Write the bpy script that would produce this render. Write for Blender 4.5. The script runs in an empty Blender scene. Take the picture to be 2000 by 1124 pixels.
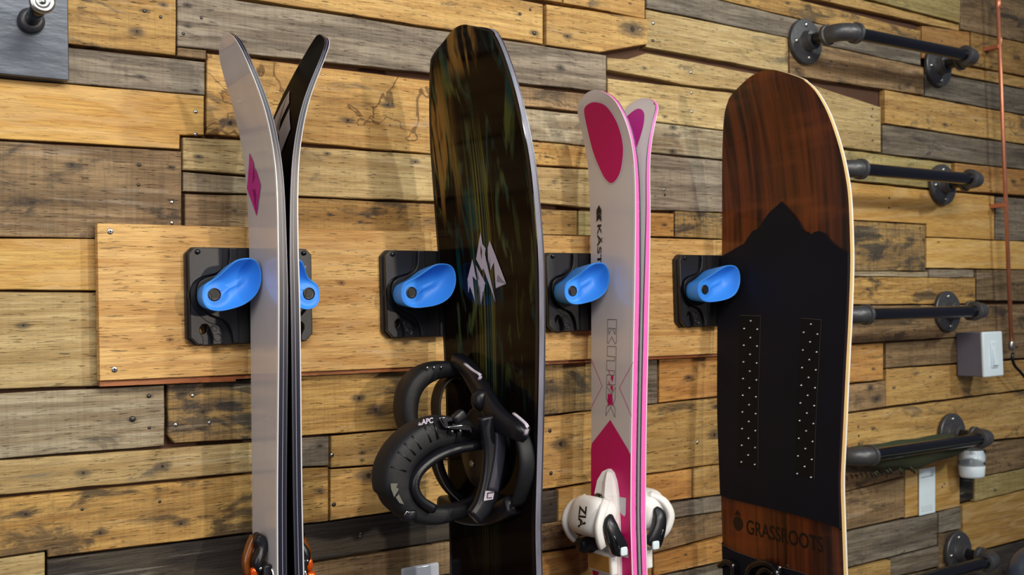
import bpy, bmesh, math, random
from mathutils import Vector, Matrix
random.seed(7)
S=bpy.context.scene
COL=S.collection
# ---------------------------------------------------------------- camera
F=2000.;YAW,PITCH,ROLL=.583,.028,-.026
CX,CY,CZ=0.,-1.25,1.5
def _axes():
    cy,sy,cp,sp=math.cos(YAW),math.sin(YAW),math.cos(PITCH),math.sin(PITCH)
    L=Vector((sy*cp,cy*cp,sp));R=Vector((cy,-sy,0.));U=R.cross(L)
    cr,sr=math.cos(ROLL),math.sin(ROLL)
    return L,R*cr+U*sr,U*cr-R*sr
L_,R_,U_=_axes();C_=Vector((CX,CY,CZ))
cam=bpy.data.cameras.new('camera');camo=bpy.data.objects.new('camera',cam);COL.objects.link(camo)
cam.sensor_width=36;cam.lens=36;cam.clip_start=.02;cam.clip_end=60
M=Matrix((R_,U_,-L_)).transposed().to_4x4();M.translation=C_;camo.matrix_world=M
cam.dof.use_dof=True;cam.dof.focus_distance=1.25;cam.dof.aperture_fstop=9.0
S.camera=camo
# ---------------------------------------------------------------- world, lights, exposure
w=bpy.data.worlds.new('world');S.world=w;w.use_nodes=True
bg=w.node_tree.nodes['Background'];bg.inputs[0].default_value=(.50,.55,.72,1);bg.inputs[1].default_value=.16
def spot(name,loc,aim,energy,color,ang,rad,blend=1.):
    l=bpy.data.lights.new(name,'SPOT');l.energy=energy;l.color=color;l.spot_size=math.radians(ang);l.spot_blend=blend;l.shadow_soft_size=rad
    o=bpy.data.objects.new(name,l);COL.objects.link(o);o.location=loc
    o.rotation_euler=(Vector(aim)-Vector(loc)).to_track_quat('-Z','Y').to_euler();return o
spot('track_spot_high',(2.9,-3.3,3.3),(1.0,0,1.50),250,(.90,.95,.84),42,.13)
spot('track_spot_level',(1.45,-3.3,1.95),(.85,0,1.52),118,(1,.86,.70),42,.05)
al=bpy.data.lights.new('overhead_fill','AREA');al.energy=46;al.color=(1,.95,.86);al.shape='RECTANGLE';al.size=1.8;al.size_y=.7  # added overhead fill without a real fixture, lifts the spot shadows
ao=bpy.data.objects.new('overhead_fill',al);COL.objects.link(ao);ao.location=(.35,-2.3,2.95);ao.rotation_euler=(Vector((.55,0,1.45))-ao.location).to_track_quat('-Z','Y').to_euler()
al=bpy.data.lights.new('left_fill','AREA');al.energy=17;al.color=(1,.96,.92);al.shape='RECTANGLE';al.size=1.4;al.size_y=1.4  # added fill, no window there; brightens the left-facing ski topsheets
ao=bpy.data.objects.new('left_fill',al);COL.objects.link(ao);ao.location=(-1.7,-1.9,2.1);ao.rotation_euler=(Vector((.8,-.1,1.45))-ao.location).to_track_quat('-Z','Y').to_euler()
S.view_settings.view_transform='Standard';S.view_settings.look='None';S.view_settings.gamma=1;S.view_settings.use_curve_mapping=False
S.view_settings.exposure=0.12
# ---------------------------------------------------------------- geometry helpers
def ray(px,py):return L_+R_*((px-1000)/F)-U_*((py-562)/F)
def WY(px,py,y=0.):
    d=ray(px,py);return C_+d*((y-CY)/d.y)
def WX(px,py,x):
    d=ray(px,py);return C_+d*((x-CX)/d.x)
def lin(c):
    return tuple((v/12.92 if v<=.04045 else ((v+.055)/1.055)**2.4) for v in c)
def rgb(r,g,b):return lin((r/255,g/255,b/255))
ORG={}
def empty(name,loc,label,cat,group=None):
    o=bpy.data.objects.new(name,None);COL.objects.link(o);o.location=loc;o.empty_display_size=.05
    o['label']=label;o['category']=cat
    if group:o['group']=group
    ORG[o.name]=Vector(loc);return o
def obj(name,verts,faces,mat,parent=None,smooth=False,org=None,fm=None):
    """one mesh object from world-space verts"""
    if org is None: org=ORG[parent.name] if parent is not None and parent.name in ORG else Vector((0,0,0))
    org=Vector(org)
    me=bpy.data.meshes.new(name);me.from_pydata([tuple(Vector(v)-org) for v in verts],[],faces)
    mats=mat if isinstance(mat,(list,tuple)) else [mat]
    for m in mats:me.materials.append(m)
    if fm:
        for p,i in zip(me.polygons,fm):p.material_index=i
    bm=bmesh.new();bm.from_mesh(me);bmesh.ops.remove_doubles(bm,verts=bm.verts,dist=1e-7);bmesh.ops.recalc_face_normals(bm,faces=bm.faces);bm.to_mesh(me);bm.free()
    if smooth:
        for p in me.polygons:p.use_smooth=True
    o=bpy.data.objects.new(name,me);COL.objects.link(o)
    pw=ORG.get(parent.name,Vector((0,0,0))) if parent is not None else Vector((0,0,0))
    o.location=org-pw
    if parent is not None:o.parent=parent
    ORG[o.name]=org
    return o
def part(name,G,mat,parent,smooth=False,**k):
    return obj(name,G.v,G.f,mat,parent,smooth,**k)
def sharp(o,ang=35):
    me=o.data
    for p in me.polygons:p.use_smooth=True
    me.set_sharp_from_angle(angle=math.radians(ang));return o
def bevel(o,w,seg=2,ang=40):
    m=o.modifiers.new('bevel','BEVEL');m.width=w;m.segments=seg;m.limit_method='ANGLE';m.angle_limit=math.radians(ang);m.harden_normals=False
    sharp(o,50);return o
def subsurf(o,n=2):
    m=o.modifiers.new('sub','SUBSURF');m.levels=n;m.render_levels=n
    for p in o.data.polygons:p.use_smooth=True
    return o
class Gm:
    def __init__(s):s.v=[];s.f=[]
    def add(s,v,f):
        b=len(s.v);s.v+= [Vector(p) for p in v];s.f+=[tuple(i+b for i in q) for q in f];return s
    def box(s,x0,x1,y0,y1,z0,z1):
        v=[(x,y,z) for z in (z0,z1) for y in (y0,y1) for x in (x0,x1)]
        return s.add(v,[(0,1,3,2),(4,6,7,5),(0,4,5,1),(2,3,7,6),(0,2,6,4),(1,5,7,3)])
    def prism(s,poly,d0,d1,fn):
        """poly 2-D, extruded between depths d0,d1; fn(a,b,d)->point"""
        n=len(poly)
        v=[fn(a,b,d0) for a,b in poly]+[fn(a,b,d1) for a,b in poly]
        f=[tuple(range(n)),tuple(range(2*n-1,n-1,-1))]+[(i,(i+1)%n,n+(i+1)%n,n+i) for i in range(n)]
        return s.add(v,f)
    def lathe(s,prof,c,ax,n=24,cap=True):
        """prof list (r,h) along axis ax from c"""
        c=Vector(c);ax=Vector(ax).normalized();u=ax.orthogonal().normalized();w_=ax.cross(u)
        v=[];f=[]
        for r,h in prof:
            for k in range(n):
                a=2*math.pi*k/n;v.append(c+ax*h+(u*math.cos(a)+w_*math.sin(a))*max(r,1e-5))
        for i in range(len(prof)-1):
            for k in range(n):
                f.append((i*n+k,i*n+(k+1)%n,(i+1)*n+(k+1)%n,(i+1)*n+k))
        if cap:f.append(tuple(range(n-1,-1,-1)));f.append(tuple((len(prof)-1)*n+k for k in range(n)))
        return s.add(v,f)
    def tube(s,pts,r,n=12,ry=None,up=None,cap=True):
        """sweep an ellipse (r wide, ry thick) along pts; r/ry may be lists"""
        pts=[Vector(p) for p in pts];m=len(pts);v=[];f=[]
        rs=r if isinstance(r,(list,tuple)) else [r]*m
        rys=rs if ry is None else (ry if isinstance(ry,(list,tuple)) else [ry]*m)
        prev=None
        for i,p in enumerate(pts):
            t=(pts[min(i+1,m-1)]-pts[max(i-1,0)]).normalized()
            if up is not None:
                uu=up[i] if isinstance(up,list) else up
                u=Vector(uu);u=(u-t*u.dot(t)).normalized()
            else:
                u=t.orthogonal().normalized() if prev is None else (prev-t*prev.dot(t)).normalized()
            prev=u;b=t.cross(u)
            for k in range(n):
                a=2*math.pi*(k+.5)/n
                ca,sa=math.cos(a),math.sin(a)
                if up is not None: # superellipse: strap-like
                    ca=math.copysign(abs(ca)**.55,ca);sa=math.copysign(abs(sa)**.55,sa)
                v.append(p+b*(ca*rs[i])+u*(sa*rys[i]))
        for i in range(m-1):
            for k in range(n):f.append((i*n+k,i*n+(k+1)%n,(i+1)*n+(k+1)%n,(i+1)*n+k))
        if cap:f.append(tuple(range(n-1,-1,-1)));f.append(tuple((m-1)*n+k for k in range(n)))
        return s.add(v,f)
def spline(pts,n=8):
    """Catmull-Rom through tuples of any length"""
    P=[tuple(p) for p in pts];P=[P[0]]+P+[P[-1]];out=[]
    for i in range(1,len(P)-2):
        for k in range(n):
            t=k/n;a,b,c,d=P[i-1],P[i],P[i+1],P[i+2]
            out.append(tuple(.5*((2*b[j])+(-a[j]+c[j])*t+(2*a[j]-5*b[j]+4*c[j]-d[j])*t*t+(-a[j]+3*b[j]-3*c[j]+d[j])*t**3) for j in range(len(b))))
    out.append(P[-2]);return out
def cspline(pts,n=6):
    P=[tuple(p) for p in pts];m=len(P);out=[]
    for i in range(m):
        a,b,c,d=P[i-1],P[i],P[(i+1)%m],P[(i+2)%m]
        for k in range(n):
            t=k/n
            out.append(tuple(.5*((2*b[j])+(-a[j]+c[j])*t+(2*a[j]-5*b[j]+4*c[j]-d[j])*t*t+(-a[j]+3*b[j]-3*c[j]+d[j])*t**3) for j in range(2)))
    return out
# ---------------------------------------------------------------- materials
def newmat(name):
    m=bpy.data.materials.new(name);m.use_nodes=True;nt=m.node_tree;b=nt.nodes['Principled BSDF'];return m,nt,b
def N(nt,t,**k):
    n=nt.nodes.new(t)
    for a,v in k.items():setattr(n,a,v)
    return n
def plain(name,c,rough=.5,metal=0.,coat=0.,var=.12,scale=40,bump=.0,spec=.5,trans=0.,sx=(1,1,1),ior=1.5):
    m,nt,b=newmat(name);L=nt.links.new
    tc=N(nt,'ShaderNodeTexCoord');mp=N(nt,'ShaderNodeMapping');mp.inputs['Scale'].default_value=sx
    L(tc.outputs['Object'],mp.inputs[0])
    no=N(nt,'ShaderNodeTexNoise');no.inputs['Scale'].default_value=scale;no.inputs['Detail'].default_value=4;L(mp.outputs[0],no.inputs[0])
    mx=N(nt,'ShaderNodeMix',data_type='RGBA');L(no.outputs[0],mx.inputs[0])
    mx.inputs[6].default_value=tuple(v*(1-var) for v in c)+(1,);mx.inputs[7].default_value=tuple(min(1,v*(1+var)) for v in c)+(1,)
    L(mx.outputs[2],b.inputs['Base Color'])
    b.inputs['Roughness'].default_value=rough;b.inputs['Metallic'].default_value=metal;b.inputs['Coat Weight'].default_value=coat;b.inputs['Coat Roughness'].default_value=.08
    b.inputs['Specular IOR Level'].default_value=spec
    b.inputs['IOR'].default_value=ior
    if trans:b.inputs['Transmission Weight'].default_value=trans
    if bump:
        bp=N(nt,'ShaderNodeBump');bp.inputs['Strength'].default_value=bump;bp.inputs['Distance'].default_value=.001;L(no.outputs[0],bp.inputs['Height']);L(bp.outputs[0],b.inputs['Normal'])
    return m
def ramp(nt,a,b_,src,c0=0.,c1=1.):
    r=N(nt,'ShaderNodeMapRange');r.interpolation_type='SMOOTHSTEP'
    r.inputs['From Min'].default_value=a;r.inputs['From Max'].default_value=b_;r.inputs['To Min'].default_value=c0;r.inputs['To Max'].default_value=c1
    nt.links.new(src,r.inputs['Value']);return r.outputs['Result']
def mixc(nt,fac,a,b_,mode='MIX'):
    m=N(nt,'ShaderNodeMix',data_type='RGBA');m.blend_type=mode
    for s,i in ((fac,0),(a,6),(b_,7)):
        if hasattr(s,'links'):nt.links.new(s,m.inputs[i])
        elif i==0:m.inputs[0].default_value=s
        else:m.inputs[i].default_value=tuple(s)+(1,)
    return m.outputs[2]
def mth(nt,op,a,b_=None,c=None):
    m=N(nt,'ShaderNodeMath');m.operation=op
    for i,s in enumerate((a,b_,c)):
        if s is None:continue
        if hasattr(s,'links'):nt.links.new(s,m.inputs[i])
        else:m.inputs[i].default_value=s
    return m.outputs[0]
def att(nt,name,vec=False):
    a=N(nt,'ShaderNodeAttribute');a.attribute_type='OBJECT';a.attribute_name=name
    return a.outputs['Vector'] if vec=='v' else (a.outputs['Color'] if vec else a.outputs['Fac'])
def wood_mat(name='reclaimed_wood',knots=3):
    m,nt,b=newmat(name);L=nt.links.new
    tc=N(nt,'ShaderNodeTexCoord').outputs['Object']
    seed=att(nt,'seed');off=N(nt,'ShaderNodeCombineXYZ');L(seed,off.inputs[0]);L(seed,off.inputs[1]);L(seed,off.inputs[2])
    va=N(nt,'ShaderNodeVectorMath');va.operation='ADD';L(tc,va.inputs[0]);L(off.outputs[0],va.inputs[1]);P=va.outputs[0]
    def noise(sx,sz,detail=4,dist=0.,rough=.55):
        mp=N(nt,'ShaderNodeMapping');mp.inputs['Scale'].default_value=(sx,sx,sz);L(P,mp.inputs[0])
        n=N(nt,'ShaderNodeTexNoise');n.inputs['Scale'].default_value=1;n.inputs['Detail'].default_value=detail;n.inputs['Distortion'].default_value=dist;n.inputs['Roughness'].default_value=rough
        L(mp.outputs[0],n.inputs[0]);return n.outputs[0]
    g1=noise(9,230,4,.6);g2=noise(3,42,3,1.2);g3=noise(30,700,2)
    blo=noise(11,26,5,.8,.65);blo2=noise(5,60,4,.5);saw=noise(260,12,3);dash=noise(52,560,3,.3);fine=noise(420,420,3)
    ca,cb=att(nt,'col_a',True),att(nt,'col_b',True)
    grime=noise(2.2,17,5,.7,.7)
    t=mth(nt,'MULTIPLY_ADD',g1,.45,mth(nt,'MULTIPLY',g2,.55))
    base=mixc(nt,ramp(nt,.38,.62,t),cb,ca)
    base=mixc(nt,ramp(nt,.40,.66,g3,0,.55),base,mixc(nt,.5,base,(.05,.03,.015)))
    # dirt and weather
    st=att(nt,'stain')
    k=mth(nt,'ADD',blo,mth(nt,'MULTIPLY',mth(nt,'SUBTRACT',st,.5),.42))
    k=mth(nt,'ADD',k,mth(nt,'MULTIPLY',mth(nt,'SUBTRACT',blo2,.5),.30))
    sm=ramp(nt,.555,.70,k)
    sc=att(nt,'col_s',True)
    base=mixc(nt,mth(nt,'MULTIPLY',sm,.85),base,sc)
    # broad flowing grain of the smooth pine and the burl figure
    wv=mth(nt,'SINE',mth(nt,'MULTIPLY',noise(1.6,13,2,.6),46.))
    base=mixc(nt,mth(nt,'MULTIPLY',ramp(nt,-.2,1.,wv,0,.30),att(nt,'wave')),base,mixc(nt,.5,ca,(.80,.62,.36)))
    bl=mth(nt,'ABSOLUTE',mth(nt,'SUBTRACT',mth(nt,'FRACT',mth(nt,'MULTIPLY',noise(8,11,4,.8),3.4)),.5))
    base=mixc(nt,mth(nt,'MULTIPLY',ramp(nt,.05,.015,bl,0,.75),att(nt,'burl')),base,rgb(84,54,26))
    base=mixc(nt,mth(nt,'MULTIPLY',ramp(nt,.47,.72,grime,0,.55),ramp(nt,.1,.5,st)),base,mixc(nt,.45,sc,cb))
    # pale scuffs
    pl=ramp(nt,.60,.72,noise(7,95,4,.9),0,.32)
    base=mixc(nt,pl,base,mixc(nt,.5,ca,(.62,.56,.48)))
    # saw marks
    sw=mth(nt,'MULTIPLY',ramp(nt,.46,.62,saw),att(nt,'saw'))
    base=mixc(nt,mth(nt,'MULTIPLY',sw,.5),base,sc)
    # short dark checks along the grain
    dk=ramp(nt,.615,.68,dash,0,.8)
    base=mixc(nt,mth(nt,'MULTIPLY',dk,att(nt,'check')),base,(.018,.012,.008))
    # knots / nail stains
    h=None
    sp=N(nt,'ShaderNodeSeparateXYZ');L(tc,sp.inputs[0])
    wob=mth(nt,'MULTIPLY',mth(nt,'SUBTRACT',noise(60,160,3),.5),.9)
    for i in range(knots):
        kp=N(nt,'ShaderNodeSeparateXYZ');L(att(nt,'knot%d'%i,'v'),kp.inputs[0])
        r=mth(nt,'MAXIMUM',kp.outputs[2],.0001)
        dx=mth(nt,'DIVIDE',mth(nt,'SUBTRACT',sp.outputs[0],kp.outputs[0]),mth(nt,'MULTIPLY',r,2.1))
        dz=mth(nt,'DIVIDE',mth(nt,'SUBTRACT',sp.outputs[2],kp.outputs[1]),r)
        d=mth(nt,'SQRT',mth(nt,'ADD',mth(nt,'MULTIPLY',dx,dx),mth(nt,'MULTIPLY',dz,dz)))
        d=mth(nt,'ADD',d,wob)
        base=mixc(nt,ramp(nt,.25,1.15,d,.8,0),base,mixc(nt,.35,(.035,.028,.026),sc))
        # knot eye
        d2=mth(nt,'SQRT',mth(nt,'ADD',mth(nt,'MULTIPLY',mth(nt,'MULTIPLY',dx,2.1),mth(nt,'MULTIPLY',dx,2.1)),mth(nt,'MULTIPLY',dz,dz)))
        base=mixc(nt,ramp(nt,.22,.34,d2,.9,0),base,(.02,.010,.006))
    L(base,b.inputs['Base Color'])
    b.inputs['Roughness'].default_value=.62;b.inputs['Specular IOR Level'].default_value=.35
    hh=mth(nt,'ADD',mth(nt,'MULTIPLY',g1,.5),mth(nt,'ADD',mth(nt,'MULTIPLY',g3,.35),mth(nt,'MULTIPLY',fine,.3)))
    hh=mth(nt,'SUBTRACT',hh,mth(nt,'MULTIPLY',dk,.5))
    bp=N(nt,'ShaderNodeBump');bp.inputs['Strength'].default_value=.62;bp.inputs['Distance'].default_value=.002;L(hh,bp.inputs['Height']);L(bp.outputs[0],b.inputs['Normal'])
    return m
WOOD=wood_mat()
M_backing=plain('wall_backing',rgb(74,44,26),.8,var=.4,scale=30)
M_black=plain('black_plastic',rgb(25,26,33),.42,var=.15,scale=200,bump=.08)
M_blackd=plain('black_recess',rgb(14,14,16),.5)
M_gloss=plain('glossy_black',rgb(10,10,13),.12,coat=.6)
M_blue=plain('blue_rubber',rgb(58,146,250),.42,var=.03,scale=20,spec=.4)
M_steel=plain('screw_steel',rgb(190,190,188),.28,metal=1,var=.1,scale=300)
M_darksteel=plain('nail_steel',rgb(78,74,72),.4,metal=.8,var=.3,scale=400)
M_iron=plain('black_iron_casting',rgb(84,84,88),.42,metal=.55,var=.25,scale=160,bump=.25)
M_pipe=plain('black_pipe',rgb(20,21,30),.22,metal=.4,coat=.4,var=.2,scale=60)
M_copper=plain('copper',rgb(206,134,104),.35,metal=.6,var=.25,scale=50)
M_white=plain('white_plastic',rgb(222,236,246),.35,var=.03)
M_grey=plain('grey_plastic',rgb(104,102,118),.5,var=.04)
M_floor=plain('concrete_floor',rgb(92,88,84),.6,var=.2,scale=3)
# ---------------------------------------------------------------- floor and wall
def tagk(o,kind):o['kind']=kind;return o
g=Gm().box(-1.5,3.6,-4.2,.06,-.05,0);tagk(part('floor',g,M_floor,None),'structure')
g=Gm().box(-.9,3.2,.013,.06,0,2.9);WALL=tagk(part('wall_back',g,M_backing,None),'structure')
CR={'A':(0,0,2.81),'B':(0,380,2.81),'C':(0,724,2.81),'D':(600,0,2.81),'E':(600,380,2.81),'F':(600,724,2.81),'G':(1300,0,2.81),'H':(1300,380,2.81),'I':(1300,724,2.81),'p':(0,0,1.)}
def cp(c,x,y):
    a,b,s=CR[c];return a+x/s,b+y/s
TY={ # light, dark, stain colour, stain, saw, check
'G':(rgb(158,146,130),rgb(104,92,80),rgb(58,52,48),.44,.25,.7),
'g':(rgb(188,174,146),rgb(142,122,94),rgb(84,76,64),.44,.30,.7),
'Y':(rgb(206,164,94),rgb(158,116,58),rgb(54,46,38),.60,.22,1.),
'y':(rgb(214,174,106),rgb(178,134,72),rgb(88,76,58),.50,.16,.9),
'S':(rgb(226,180,102),rgb(206,154,80),rgb(176,124,62),.12,.0,.08),
'P':(rgb(214,188,134),rgb(176,146,94),rgb(104,94,76),.48,.15,.8),
'B':(rgb(166,136,98),rgb(118,92,62),rgb(54,46,40),.54,.40,.9),
'D':(rgb(58,52,48),rgb(32,28,27),rgb(18,16,16),.50,.10,.3),
'W':(rgb(184,148,88),rgb(128,104,70),rgb(42,42,44),.72,.50,.9),
'O':(rgb(212,158,88),rgb(176,122,62),rgb(84,60,40),.44,.15,.8),
'K':(rgb(20,18,18),rgb(14,13,13),rgb(10,10,10),.2,.0,.1),
'T':(rgb(204,184,124),rgb(172,148,88),rgb(100,96,66),.50,.35,.7),
}
BASES=[]
def jag(poly,rnd,step=.035,amp=.0006):
    out=[]
    n=len(poly)
    for i in range(n):
        a,b=Vector(poly[i]),Vector(poly[(i+1)%n]);l=(b-a).length;k=max(1,int(l/step));nn=Vector((-(b-a).y,(b-a).x)).normalized()
        for j in range(k):
            p=a.lerp(b,j/k)
            if j:p+=nn*rnd.uniform(-amp,amp)
            out.append(p)
    return out
PLANKS=[]
def plank_poly(pts,ty,knots=(),seed=None,lift=None,screws=(),cm=1.,thick=None,gap=.0007,name='plank',parent=None,burl=0.):
    """pts px pixel corners clockwise; stands on the wall plane"""
    idx=len(PLANKS);rnd=random.Random(1000+idx)
    P=[WY(x,y) for x,y in pts]
    P2=[(p.x,p.z) for p in P]
    x0=min(p[0] for p in P2);z0=min(p[1] for p in P2);cxm=sum(p[0] for p in P2)/len(P2);czm=sum(p[1] for p in P2)/len(P2)
    if lift is None:lift=rnd.uniform(-.0015,.0025)
    # shrink by the joint
    xs=[p[0] for p in P2];zs=[p[1] for p in P2]
    def sh(p,g):return Vector((p[0]-math.copysign(g,p[0]-cxm),p[1]-math.copysign(g,p[1]-czm)))
    o1=jag([sh(p,gap) for p in P2],rnd)
    c=Vector((cxm,czm))
    o2=[p-Vector((math.copysign(.0009,p.x-cxm),math.copysign(.0009,p.y-czm))) for p in o1]
    n=len(o1);yb,yf=.0125,-lift
    v=[(p.x,yb,p.y) for p in o1]+[(p.x,yf+.0009,p.y) for p in o1]+[(p.x,yf,p.y) for p in o2]
    f=[tuple(range(n))]+[(i,(i+1)%n,n+(i+1)%n,n+i) for i in range(n)]+[(n+i,n+(i+1)%n,2*n+(i+1)%n,2*n+i) for i in range(n)]+[tuple(range(3*n-1,2*n-1,-1))]
    o=obj(name,v,f,WOOD,parent or WALL,org=(x0,0,z0))
    a,b_,s_,st,sw,ck=TY[ty]
    hv=rnd.uniform(.90,1.08)*cm;hr=rnd.uniform(.97,1.03)
    o['col_a']=[a[0]*hv*hr,a[1]*hv,a[2]*hv/hr];o['col_b']=[b_[0]*hv*hr,b_[1]*hv,b_[2]*hv/hr];o['col_s']=list(s_)
    o['wave']=1. if ty in 'S' else .25;o['burl']=burl;o['stain']=st+rnd.uniform(-.06,.06);o['saw']=sw;o['check']=ck;o['seed']=float(rnd.uniform(0,50))
    ks=[]
    for (kx,ky,kr) in knots:
        q=WY(kx,ky);ks.append([q.x-x0,q.z-z0,kr])
    if not knots and ty in 'YyBWOPT' and rnd.random()<.7:
        w_=max(xs)-x0;h_=max(zs)-z0
        for _ in range(2):ks.append([rnd.uniform(.1,.9)*w_,rnd.uniform(.15,.85)*h_,rnd.choice((.0015,.002,.0025,.004))])
    ks=(ks+[[9.,9.,.001]]*3)[:3]
    for i in range(3):o['knot%d'%i]=[float(t) for t in ks[i]]
    PLANKS.append(o)
    for (sx,sy,r,kind) in screws:
        q=WY(sx,sy);nail(o,q.x,yf,q.z,r,kind)
    return o
NAILME={}
def nail(par,x,y,z,r,kind):
    key=(kind,round(r,4))
    if key not in NAILME:
        g=Gm();g.lathe([(1.0,.0),(1.0,.25),(.8,.5),(.35,.62)] if kind!='s' else [(1,0),(1,.22),(.86,.3),(.4,.18)],(0,.001,0),(0,-1,0),10)
        me=bpy.data.meshes.new('nail');me.from_pydata([tuple(Vector((p.x*r,p.y*r if p.y<0 else p.y,p.z*r))) for p in g.v],[],g.f)
        me.materials.append(M_steel if kind!='n' else M_darksteel)
        for p in me.polygons:p.use_smooth=True
        NAILME[key]=me
    o=bpy.data.objects.new('screw' if kind=='s' else 'nail',NAILME[key]);COL.objects.link(o);o.parent=par
    po=ORG[par.name];o.location=Vector((x,y,z))-po;return o
def pl(cl,xl,tl,bl,cr,xr,tr,br,ty,**k):
    a=cp(cl,xl,tl);b_=cp(cr,xr,tr);c=cp(cr,xr,br);d=cp(cl,xl,bl)
    return plank_poly([a,b_,c,d],ty,**k)
def q(xl,tl,bl,xr,tr,br,ty,**k):return pl('p',xl,tl,bl,'p',xr,tr,br,ty,**k)
def n_(*a):return [(x,y,r,'n') for x,y,r in a]
def s_(*a):return [(x,y,r,'b') for x,y,r in a]
# ---------------------------------------------------------------- the planks (pixel-measured corners put on the wall plane)
# upper left
pl('A',-300,-262,171,'A',965,-110,308,'Y',knots=[(267,62,.006),(283,22,.004),(318,10,.004)],screws=n_((281,22,.0022),(313,34,.002)))
q(345,92,110.5,403,98,117,'B')
pl('A',970,-51,256,'D',1642,303,507,'G',knots=[(365,10,.004),(366,51,.004),(1094,133,.006)],screws=n_((358,66,.002),(393,35,.002)))
pl('D',-700,-330,-63,'D',1295,22,246,'y',knots=[(1043,65,.006),(1015,27,.003)],screws=n_((1015,27,.0022),(1035,19,.0022),(1043,65,.003)))
pl('D',300,-330,-165,'D',1402,-130,17,'Y')
plank_poly([cp('D',1304,25),cp('D',1862,108),cp('D',1862,246),cp('D',1600,291),cp('D',1304,251)],'y',knots=[(1232,58,.017),(1105,72,.006)],screws=s_((1247,60,.0015)),lift=.004,cm=.95)
pl('D',1406,-180,18,'D',1856,-80,105,'y')
q(1262,-33,16,1797,95,129,'G',cm=.8)
q(1262,-78,-35,1798,60,94,'Y',cm=.85)
q(1400,-75,-45,1874,48,61,'y',cm=.85)
q(1800,50,97+17,1893,62,126,'O',cm=.72)
q(1897,62,128,2060,97,161,'Y',cm=.72)
q(1845,122,142,2060,162,185,'y',cm=.8)
q(1690,-80,-2,1874,-40,46,'T',cm=.72)
q(1876,-60,58,2060,-10,95,'B',cm=.75)
q(1262,17,92,1541,73,143,'P',cm=.86,knots=[(1276,79,.003),(1395,27,.004)],screws=s_((1276,45,.0032))+n_((1276,79,.0025)))
q(1543,74,147,1805,131,186,'B',cm=1.05)
q(1807,138,188,2060,186,236,'G',cm=.62)
plank_poly([(1186,112),(1225,115),(1262,103),(1495,148),(1495,188),(1435,176),(1335,166),(1260,150),(1186,137)],'P',screws=s_((1349,141.5,.0028)))
q(1188,152,226,1558,196,272,'P',screws=s_((1351,181,.0024),(1352,218,.0026)),knots=[(1300,228,.004)])
q(1560,156,276,1722,209,298,'P',cm=.85,screws=n_((1705,213,.002),(1703,227,.002),(1704,244,.002),(1705,274,.002)))
q(1728,175,241,2060,237,291,'y',cm=.85,knots=[(1845,244,.006),(1906,236,.003)])
q(1725,243,300,2060,292,338,'G',cm=.58)
q(1560,281,342,1858,319,372,'T',cm=.85,screws=n_((1792,311,.002)))
q(1864,318,373,2060,339,386,'O',cm=.78,knots=[(1978,355,.008)])
plank_poly([(1560,346),(1943,383),(1943,469),(1811,463),(1811,438),(1560,424)],'S',cm=.86,screws=n_((1737,387,.0022),(1737,406,.0022),(1934,400,.002)))
q(1560,425,529,1809,439,530,'W',cm=.85,screws=n_((1798,446,.002),(1804,468,.002)))
q(1811,464,524,2060,474,528,'S',cm=.9,knots=[(1834,473,.003)])
q(1945,384,469,2060,392,473,'G',cm=.75)
q(1560,529,539,1812,531,542,'g',cm=.95)
q(1813,526,543,1900,527,543,'G',cm=.95)
q(1560,540,596,1904,543,594,'Y',knots=[(1700,545,.005),(1694,565,.003)],cm=1.0)
q(1908,527,587,2060,528,590,'B',cm=.6)
q(1560,598,678,2060,594,648,'B',cm=.95)
q(1560,680,760,1724,670,742,'O',cm=.95,knots=[(1704,721,.004)])
q(1729,671,720,2060,645,695,'B',cm=.85)
q(1560,762,822,1731,744,795,'B',knots=[(1700,758,.008),(1712,780,.010)])
q(1732,721,795,2060,699,755,'y',cm=.92,knots=[(1747,758,.004),(1818,737,.003),(1928,747,.003)])
q(1560,821,902,2060,757,848,'y',cm=.95,knots=[(1707,838,.005)],screws=n_((1677,834,.002),(1678,852,.002),(1678,868,.002)))
q(1560,903,985,1766,873,931,'B',cm=.85)
q(1560,987,1058,1767,932,1011,'B',cm=.95)
q(1768,880,1013,1875,868,990,'S',cm=.72,screws=n_((1844,945,.0018),(1840,952,.0018)))
q(1876,881,982,1902,875,975,'K')
q(1903,868,934,2060,851,903,'B',cm=.85)
q(1903,935,981,2060,904,941,'T',cm=.8,knots=[(1942,958,.004)])
q(1879,988,1085,2060,943,1036,'S',cm=.62)
q(1834,1001,1043,1877,990,1034,'G',cm=.8)
q(1560,1060,1135,1832,1002,1066,'G',cm=.72)
q(1834,1044,1112,1878,1035,1102,'B',cm=.7)
q(1560,1137,1200,1738,1094,1150,'y',cm=.8)
q(1740,1092,1130,1834,1068,1107,'G',cm=.7)
q(1765,1126,1180,1882,1103,1160,'B',cm=.7)
q(1884,1087,1170,2060,1040,1120,'D',cm=1.5)
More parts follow.
